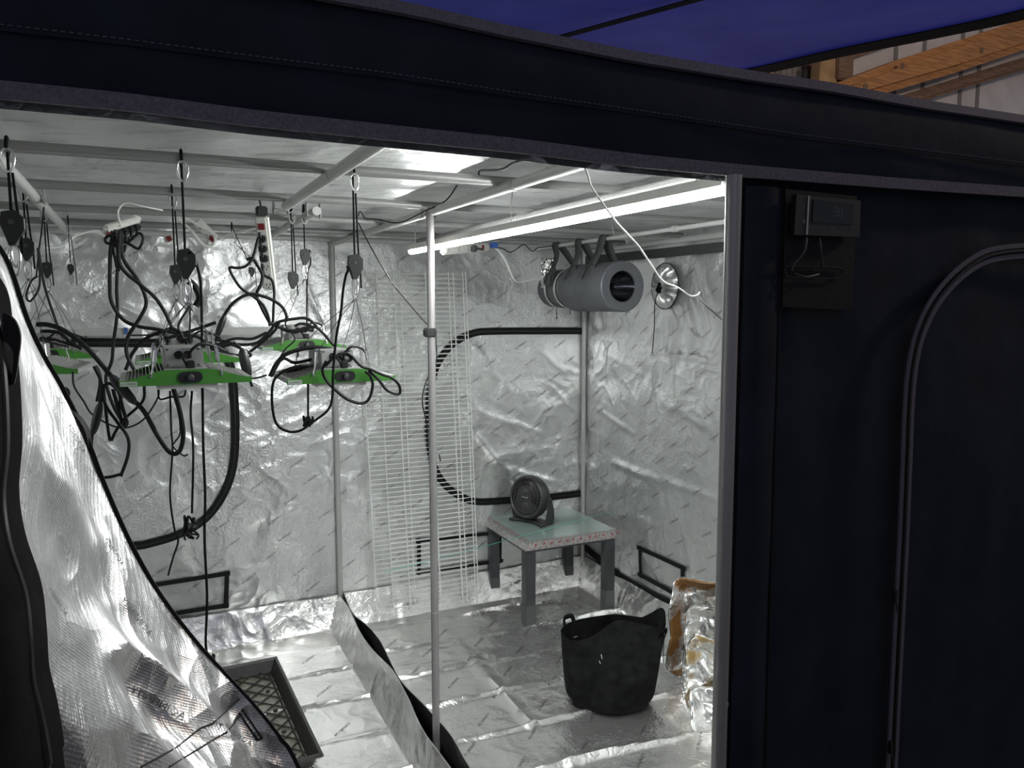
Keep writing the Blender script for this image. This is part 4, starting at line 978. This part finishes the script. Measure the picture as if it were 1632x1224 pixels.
# local: fan faces -Y
RH = .112; HC = .134
tilt = Matrix.Translation((0, 0, HC)) @ Matrix.Rotation(math.radians(-8), 4, 'X')
T = tilt @ Matrix.Rotation(PI/2, 4, 'X')   # local z -> -Y (front)
MB().lathe([(.094, .040), (.100, .045), (RH-.004, .040), (RH, .026), (RH, .0), (RH-.006, -.022), (.088, -.05), (.07, -.058), (.0, -.06)], 56, T).build('housing', 'fan', FD)
MB().lathe([(.094, .041), (.092, .030), (.090, -.03), (.0, -.032)], 48, T).build('inner_duct', 'dark', FD)
gr = MB()
for k_ in range(34):
    a0 = 2*PI*k_/34; pts = []
    for j in range(9):
        r = .028+.067*j/8; a_ = a0+.85*(j/8)**1.1; pts.append(T @ V((r*math.cos(a_), r*math.sin(a_), .040+.006*math.cos(PI/2*j/8))))
    gr.tube(pts, .0016, 5)
for r in (.055, .078): gr.tube([T @ V((r*math.cos(2*PI*j/40), r*math.sin(2*PI*j/40), .042)) for j in range(41)], .0011, 5)
gr.build('grille', 'grille', FD)
hb = MB().lathe([(.0, .050), (.018, .0495), (.026, .047), (.029, .040), (.029, .03)], 32, T).build('hub', 'fan', FD)
t2, ff = text2d('Honeywell', .0088); MB().add([T @ V((a_, b_-.002, .0505)) for a_, b_ in t2], ff).build('hub_lettering', 'wirewhite', hb, False)
bl_ = MB()
for k_ in range(3):
    a0 = 2*PI*k_/3
    bl_.grid(lambda u, v: T @ V(((.02+.066*u)*math.cos(a0+1.3*v+.3*u), (.02+.066*u)*math.sin(a0+1.3*v+.3*u), .0+.022*v)), 8, 6)
bl_.build('blade', 'fan', FD)
for s in (-1, 1):
    sd = MB()
    # arms swept from the base up to the pivots
    pts = [V((s*.100, .030, .004)), V((s*.112, .028, .03)), V((s*.120, .018, .08)), V((s*.120, .008, HC-.01)), V((s*.120, .004, HC+.012))]
    vs_ = []; wds = (.045, .040, .030, .022, .014)
    for p_, wd in zip(pts, wds): vs_ += [p_+V((-.005, -wd, 0)), p_+V((.005, -wd, 0)), p_+V((.005, wd*.55, 0)), p_+V((-.005, wd*.55, 0))]
    fs_ = [(i*4+j, i*4+(j+1) % 4, i*4+4+(j+1) % 4, i*4+4+j) for i in range(4) for j in range(4)]+[(0,1,2,3), (16,17,18,19)]
    sd.add(vs_, fs_)
    sd.build('stand_arm', 'fan', FD)
pv = MB()
for s in (-1, 1): pv.lathe([(0, .010), (.009, .009), (.011, 0)], 18, Matrix.Translation((s*.122, .004, HC)) @ Matrix.Rotation(s*PI/2, 4, 'Y'))
pv.build('pivot_knob', 'fan', FD)
bs = MB(); NBS = 24
def bsf(u, v):
    x = -.108+.216*u; fwd = -.050+.030*math.sin(PI*u); bck = .055
    return V((x, fwd+(bck-fwd)*v, .012+.010*math.sin(PI*v)*math.sin(PI*u)))
bs.grid(bsf, 20, 8); bo_ = bs.build('base', 'fan', FD); sm_ = bo_.modifiers.new('s', 'SOLIDIFY'); sm_.thickness = .0115; sm_.offset = -1 if bo_.data.polygons[0].normal.z > 0 else 1

# ------------------------------------------------------------------ fabric pot
pc0 = V((.800, 1.575, 0))
pot = thing('fabric_pot', 'black felt grow pot standing slumped and empty on the foil floor', 'pot', pc0)
va = math.radians(25.2+9.5); fx = V((math.cos(va), -math.sin(va), 0)); fy = V((math.sin(va), math.cos(va), 0))  # across view, away from camera
def potp(u, v, inner=0.):
    a = 2*PI*u; ca, sa = math.cos(a), math.sin(a)
    r = (.170+.035*v**.8)*(1 if v > .12 else .90+.10*math.sin(v/.12*PI/2))-inner
    x = r*ca; y = r*sa*.92
    if v > .5:                                        # front wall pushed back towards the rear at the top right
        k = ((v-.5)/.5)**1.4; m_ = max(0, min(1, (ca+.65)/.8)); m_ = m_*m_*(3-2*m_)
        if sa < 0: y += k*(.06+.22*m_)*(-sa)
        else: y -= k*.02*(1+ca)*sa
    x += .010*v-.006; y += .012*fbm(ca*1.3, v*3, 80+sa)
    h = .258+.008*math.sin(a*2)
    if sa > 0: h += .012*(1-abs(ca))+.055*max(0, ca-.55)*1.9*(1 if sa > 0 else 0)
    else: h += .022*max(0, min(1, (ca+.6)/.8))-.012*math.exp(-((ca+.8)/.16)**2)
    h += .050*math.exp(-((a if a < PI else a-2*PI)-.30)**2/.22)
    z = .012+h*v-(.010*(1-v/.12)**2*0 if v < .12 else 0)
    z += .010*(1-v)*max(0, -sa)*0
    return fx*x+fy*y+V((0, 0, z))
mb = MB(); mb.grid(lambda u, v: potp(u, v), 96, 34); mb.grid(lambda u, v: potp(u, v, .004)+V((0, 0, -.0002 if v > .99 else 0)), 96, 34)
nr = 96
mb.grid(lambda u, v: potp(u, 1, .004*v)+V((0, 0, .001*math.sin(PI*v))), 96, 2)
mb.grid(lambda u, v: (lambda p_: V((p_.x*(1-v), p_.y*(1-v), p_.z-.004*0)))(potp(u, 0)), 96, 6)
mb.build('pot_body', 'felt', pot)
def hpts(a, dz, s=1): 
    a = a/(2*PI); p_ = potp(a, .90, -.004)
    q_ = potp(a+.045, .90, -.004); n = V((p_.x, p_.y, 0)).normalized()
    return [p_+V((0, 0, -.10)), p_+V((0, 0, -.02)), p_+n*.012+V((0, 0, .025*s+.02)), (p_+q_)/2+n*.02+V((0, 0, .036*s+.02)), q_+n*.012+V((0, 0, .025*s+.02)), q_+V((0, 0, -.02)), q_+V((0, 0, -.10))]
for a, s in ((2.45, .6), (5.72, .2)):
    hd = MB(); pts = crom(hpts(a, 0, s), 6); vs_ = []
    tdir = (pts[-1]-pts[0]).normalized()
    for i, p_ in enumerate(pts):
        tt = (pts[min(i+1, len(pts)-1)]-pts[max(i-1, 0)]).normalized(); n = V((p_.x, p_.y, 0)).normalized(); w_ = tt.cross(n).normalized()*.010
        vs_ += [p_-w_+n*.002, p_+w_+n*.002]
    hd.add(vs_, [(2*i, 2*i+1, 2*i+3, 2*i+2) for i in range(len(pts)-1)])
    ho = hd.build('strap_handle', 'felt', pot); ho.modifiers.new('s', 'SOLIDIFY').thickness = .0025
q = MB()
for x, y, dx, dy in ((958, 1043, 1.5, 7), (955, 1053, 2, 5), (914, 1016, 6, -2)):
    a = at(x, y, 'Y', 1.50); 
    d = (FW*FPX+RT*(x-816)-UP*(y-612)).normalized()
    # place on pot surface by ray against body
    bvp = BVHTree.FromPolygons([tuple(V(v_)+pc0) for v_ in mb.v], mb.f); h = bvp.ray_cast(CAM, d)
    d2 = (FW*FPX+RT*(x+dx-816)-UP*(y+dy-612)).normalized(); h2 = bvp.ray_cast(CAM, d2)
    if h[0] and h2[0]: q.tube([h[0]-pc0-d*.001, h2[0]-pc0-d*.001], .0013, 5)
q.build('white_scuff', 'white', pot)

# ------------------------------------------------------------------ plant tray
tf0, tf1 = at(521, 1206, 'Z', .05), at(446, 1050, 'Z', .05)
TW, TLn = .28, (tf1.y-tf0.y)
trx = (tf0.x+tf1.x)/2; ang_t = math.atan2(tf1.x-tf0.x, tf1.y-tf0.y)
tr = thing('plant_tray', 'black plastic plant tray with a diamond ribbed bottom on the left liner', 'tray', (trx, tf0.y, .012), rz=-ang_t)
TW = .54; Ht = .052
q = MB()
def ring(i, z, o=0): return [V((-TW+o, o, z)), V((-o, o, z)), V((-o, TLn-o, z)), V((-TW+o, TLn-o, z))]
levels = [ring(0, Ht-.010, -.002), ring(0, Ht, 0), ring(0, Ht, .010), ring(0, Ht-.006, .014), ring(0, .006, .032), ring(0, .0, .036)]
vs_ = [p_ for l in levels for p_ in l]
q.add(vs_, [(i*4+j, i*4+(j+1) % 4, i*4+4+(j+1) % 4, i*4+4+j) for i in range(5) for j in range(4)])
q.add([p_+V((0, 0, -.002)) for p_ in ring(0, 0, .034)], [(0, 1, 2, 3)])
wo = q.build('tray_wall', 'tray', tr, False); wo.modifiers.new('s', 'SOLIDIFY').thickness = .002
MB().box((-TW+.034, .034, -.001), (-.034, TLn-.034, .002)).build('tray_floor', 'trayin', tr, False)
rb2 = MB(); nx, ny = 6, 9; wx = (TW-.07)/nx; wy = (TLn-.07)/ny; zt2 = .006
def clipseg(a, b):
    rb2.tube([V((-TW+.035+a[0], .035+a[1], zt2)), V((-TW+.035+b[0], .035+b[1], zt2))], .0028, 6)
Wx, Wy = TW-.07, TLn-.07
for i in range(-ny, nx+ny):
    for s in (1, -1):
        # diagonal lines x = i*wx + s*t*wx/wy ; clipped to the floor
        pts = []
        x0_ = i*wx if s > 0 else (i+ny)*wx-ny*wx+0
        t0, t1_ = 0, Wy
        xa = i*wx if s > 0 else (nx-i)*wx; sl = s*wx/wy
        lo, hi = 0, Wy
        for bound in (0, Wx):
            tb2 = (bound-xa)/sl
            if (sl > 0) == (bound == 0): lo = max(lo, tb2)
            else: hi = min(hi, tb2)
        if hi-lo > .01: clipseg((xa+sl*lo, lo), (xa+sl*hi, hi))
rb2.tube([V((-.042, .04, .006)), V((-.042, TLn-.04, .006))], .003, 6); rb2.tube([V((-.04, TLn-.042, .006)), V((-TW+.04, TLn-.042, .006))], .003, 6)
for i in range(nx*2+1):
    for j in range(ny+1):
        if (i+j*1) % 2 == 0 and 0 < i < nx*2: rb2.lathe([(.009, -.002), (.008, .003), (.004, .0035), (.0, .001)], 12, Matrix.Translation((-TW+.035+i*wx/2, .035+j*wy*.999 if j < ny else .035+j*wy, zt2)))
rb2.build('rib_lattice', 'tray', tr)['kind'] = 'stuff'

# ------------------------------------------------------------------ crumpled aluminium pans
def pan(loc, yawd, tiltd, W_, H_, D_, mt, label, crump, seed, roll_=0):
    t = thing('aluminium_pan', label, 'foil pan', loc)
    Rm = Matrix.Rotation(math.radians(yawd), 4, 'Z') @ Matrix.Rotation(math.radians(tiltd), 4, 'X') @ Matrix.Rotation(math.radians(roll_), 4, 'Y')
    # local: width x (0..W), height z (0..H), open side faces -Y, depth D behind (+Y)
    def rr(t_, lo, hi): return max(0, min(1, (t_-lo)/(hi-lo)))
    n = 46
    def pf(u, v):
        x, z = u*W_, v*H_; e = min(x, W_-x, z, H_-z)
        cr_ = .05; cx_ = min(max(x, cr_), W_-cr_); cz_ = min(max(z, cr_), H_-cr_)
        dd = math.hypot(x-cx_, z-cz_)
        if dd > 1e-6 and (x != cx_ and z != cz_): x = cx_+(x-cx_)*min(1, cr_/dd*1.0) if dd > cr_ else x; z = cz_+(z-cz_)*min(1, cr_/dd) if dd > cr_ else z
        e = min(cr_-math.hypot(x-cx_, z-cz_) if (x != cx_ and z != cz_) else 9, x, W_-x, z, H_-z); e = max(0, e)
        d = D_*(rr(e, .012, .045))
        if e < .012: d = -.003*math.sin(PI*e/.012)
        c_ = crump*(fbm(x*9, z*9, seed)+.5*abs(fbm(x*22, z*22, seed+1)))
        return Rm @ V((x+crump*.5*fbm(z*10, x*6, seed+3), d+c_, z+crump*.35*fbm(x*10, z*7, seed+5)))
    mb = MB().grid(pf, n, n); o = mb.build('pan_shell', mt, t); o.modifiers.new('s', 'SOLIDIFY').thickness = .0012
    rm = MB(); loop = [pf(k_/n, 0) for k_ in range(n)]+[pf(1, k_/n) for k_ in range(n)]+[pf(1-k_/n, 1) for k_ in range(n)]+[pf(0, 1-k_/n) for k_ in range(n+1)]
    rm.tube(loop, .0028, 6, cap=False); rm.build('rolled_rim', 'pan', t)
    return t
pan((1.085, 1.60, .03), -48, -16, .34, .40, .05, 'pan_stain', 'brown-stained foil pan leaning at the back against the right wall', .020, 100)
pan((1.055, 1.46, .02), -46, -19, .32, .34, .05, 'pan', 'bright clean foil pan in the middle of the leaning stack', .032, 120)
pan((.99, 1.36, .012), -42, -27, .30, .27, .045, 'pan_spot', 'crumpled foil pan with a yellow stain, front of the stack', .046, 140)
pan((.925, 1.23, .010), -38, -62, .26, .20, .03, 'pan', 'low crumpled foil pan lying at the foot of the stack', .026, 160)

# ------------------------------------------------------------------ climate controller on the front panel
YF = -.024
pd = thing('controller_pad', 'black hook-and-loop pad with a pocket slot on the front panel', 'pad', at(1250, 490, 'Y', -.014))
PO = V(pd.location)
MB().prism([at(x, y, 'Y', -.014)-PO for x, y in ((1252,301),(1366,313),(1358,494),(1247,489))], V((0, .004, 0))).build('pad_cloth', 'fabric2', pd)
MB().tube([at(x, y, 'Y', -.018)-PO for x, y in ((1252,425),(1254,440),(1280,443),(1335,443),(1342,428),(1300,425),(1258,424),(1252,425))], .0014, 6, smooth=3).build('slot_welt', 'black', pd)
ct = thing('climate_controller', 'flat black climate controller with a dark glossy display on the front panel', 'controller', at(1258, 376, 'Y', -.018))
CO = V(ct.location)
def cp(x, y, Y=-.018): return at(x, y, 'Y', Y)-CO
MB().prism([cp(1262,311), cp(1364,321), cp(1362,379), cp(1258,375)], V((0, -.010, 0))).build('case', 'black', ct, False)
MB().prism([cp(1296,318,-.0285), cp(1360,325,-.0285), cp(1359,358,-.0285), cp(1294,354,-.0285)], V((0, -.001, 0))).build('display', 'screen', ct, False)
MB().prism([cp(1287.5,312,-.0285), cp(1290,312,-.0285), cp(1286.5,374,-.0285), cp(1284,374,-.0285)], V((0, -.001, 0))).build('silver_divider', 'alu', ct, False)
# seven-segment reading 38 and button symbols
dg = MB()
def seg(ox, oz, s, on):
    w_, h = .0065*s, .0065*s
    segs = {'a': ((0, 2*h), (w_, 2*h)), 'b': ((w_, 2*h), (w_, h)), 'c': ((w_, h), (w_, 0)), 'd': ((0, 0), (w_, 0)), 'e': ((0, h), (0, 0)), 'f': ((0, 2*h), (0, h)), 'g': ((0, h), (w_, h))}
    for k_ in on:
        (x0, z0), (x1, z1) = segs[k_]; dg.tube([V((ox+x0, -.0118, oz+z0)), V((ox+x1, -.0118, oz+z1))], .0006, 4)
b0 = cp(1319, 345); seg(b0.x, b0.z, 1, 'abcdg'); b1 = cp(1327, 346); seg(b1.x, b1.z, 1, 'abcdefg')
for x in (1299, 1316, 1332):
    c = cp(x, 363); dg.tube([c+V((-.001, -.0105, 0)), c+V((.0012, -.0105, .0004))], .0009, 4)
c = cp(1349, 364); dg.tube([c+V((0, -.0105, -.001)), c+V((0, -.0105, .0012))], .0009, 4)
dg.build('display_digits', 'lcd', ct, False)
t2, ff = text2d('AC INFINITY', .0042); q = MB()
c = cp(1274, 332); q.add([V((c.x+b_*-1, -.0104, c.z-.007+a_+.004)) for a_, b_ in t2], ff)
c = cp(1273, 354); q.box((c.x-.0018, -.0106, c.z-.003), (c.x+.0018, -.0100, c.z+.003)); q.build('case_lettering', 'lcd', ct, False)
MB().tube([cp(1285.5,376,-.022), cp(1284,390,-.030), cp(1281,402,-.030), cp(1264,424,-.020), cp(1262,432,-.018)], .0022, 8, smooth=4).build('left_lead', 'fan', ct)
MB().tube([cp(1306,377,-.022), cp(1308,395,-.026), cp(1311,424,-.018)], .0016, 8, smooth=4).build('right_lead', 'fan', ct)
MB().tube([cp(1266,436,-.019), cp(1285,441,-.026), cp(1305,437,-.019)], .0016, 8, smooth=4).build('pocket_lead', 'fan', ct)
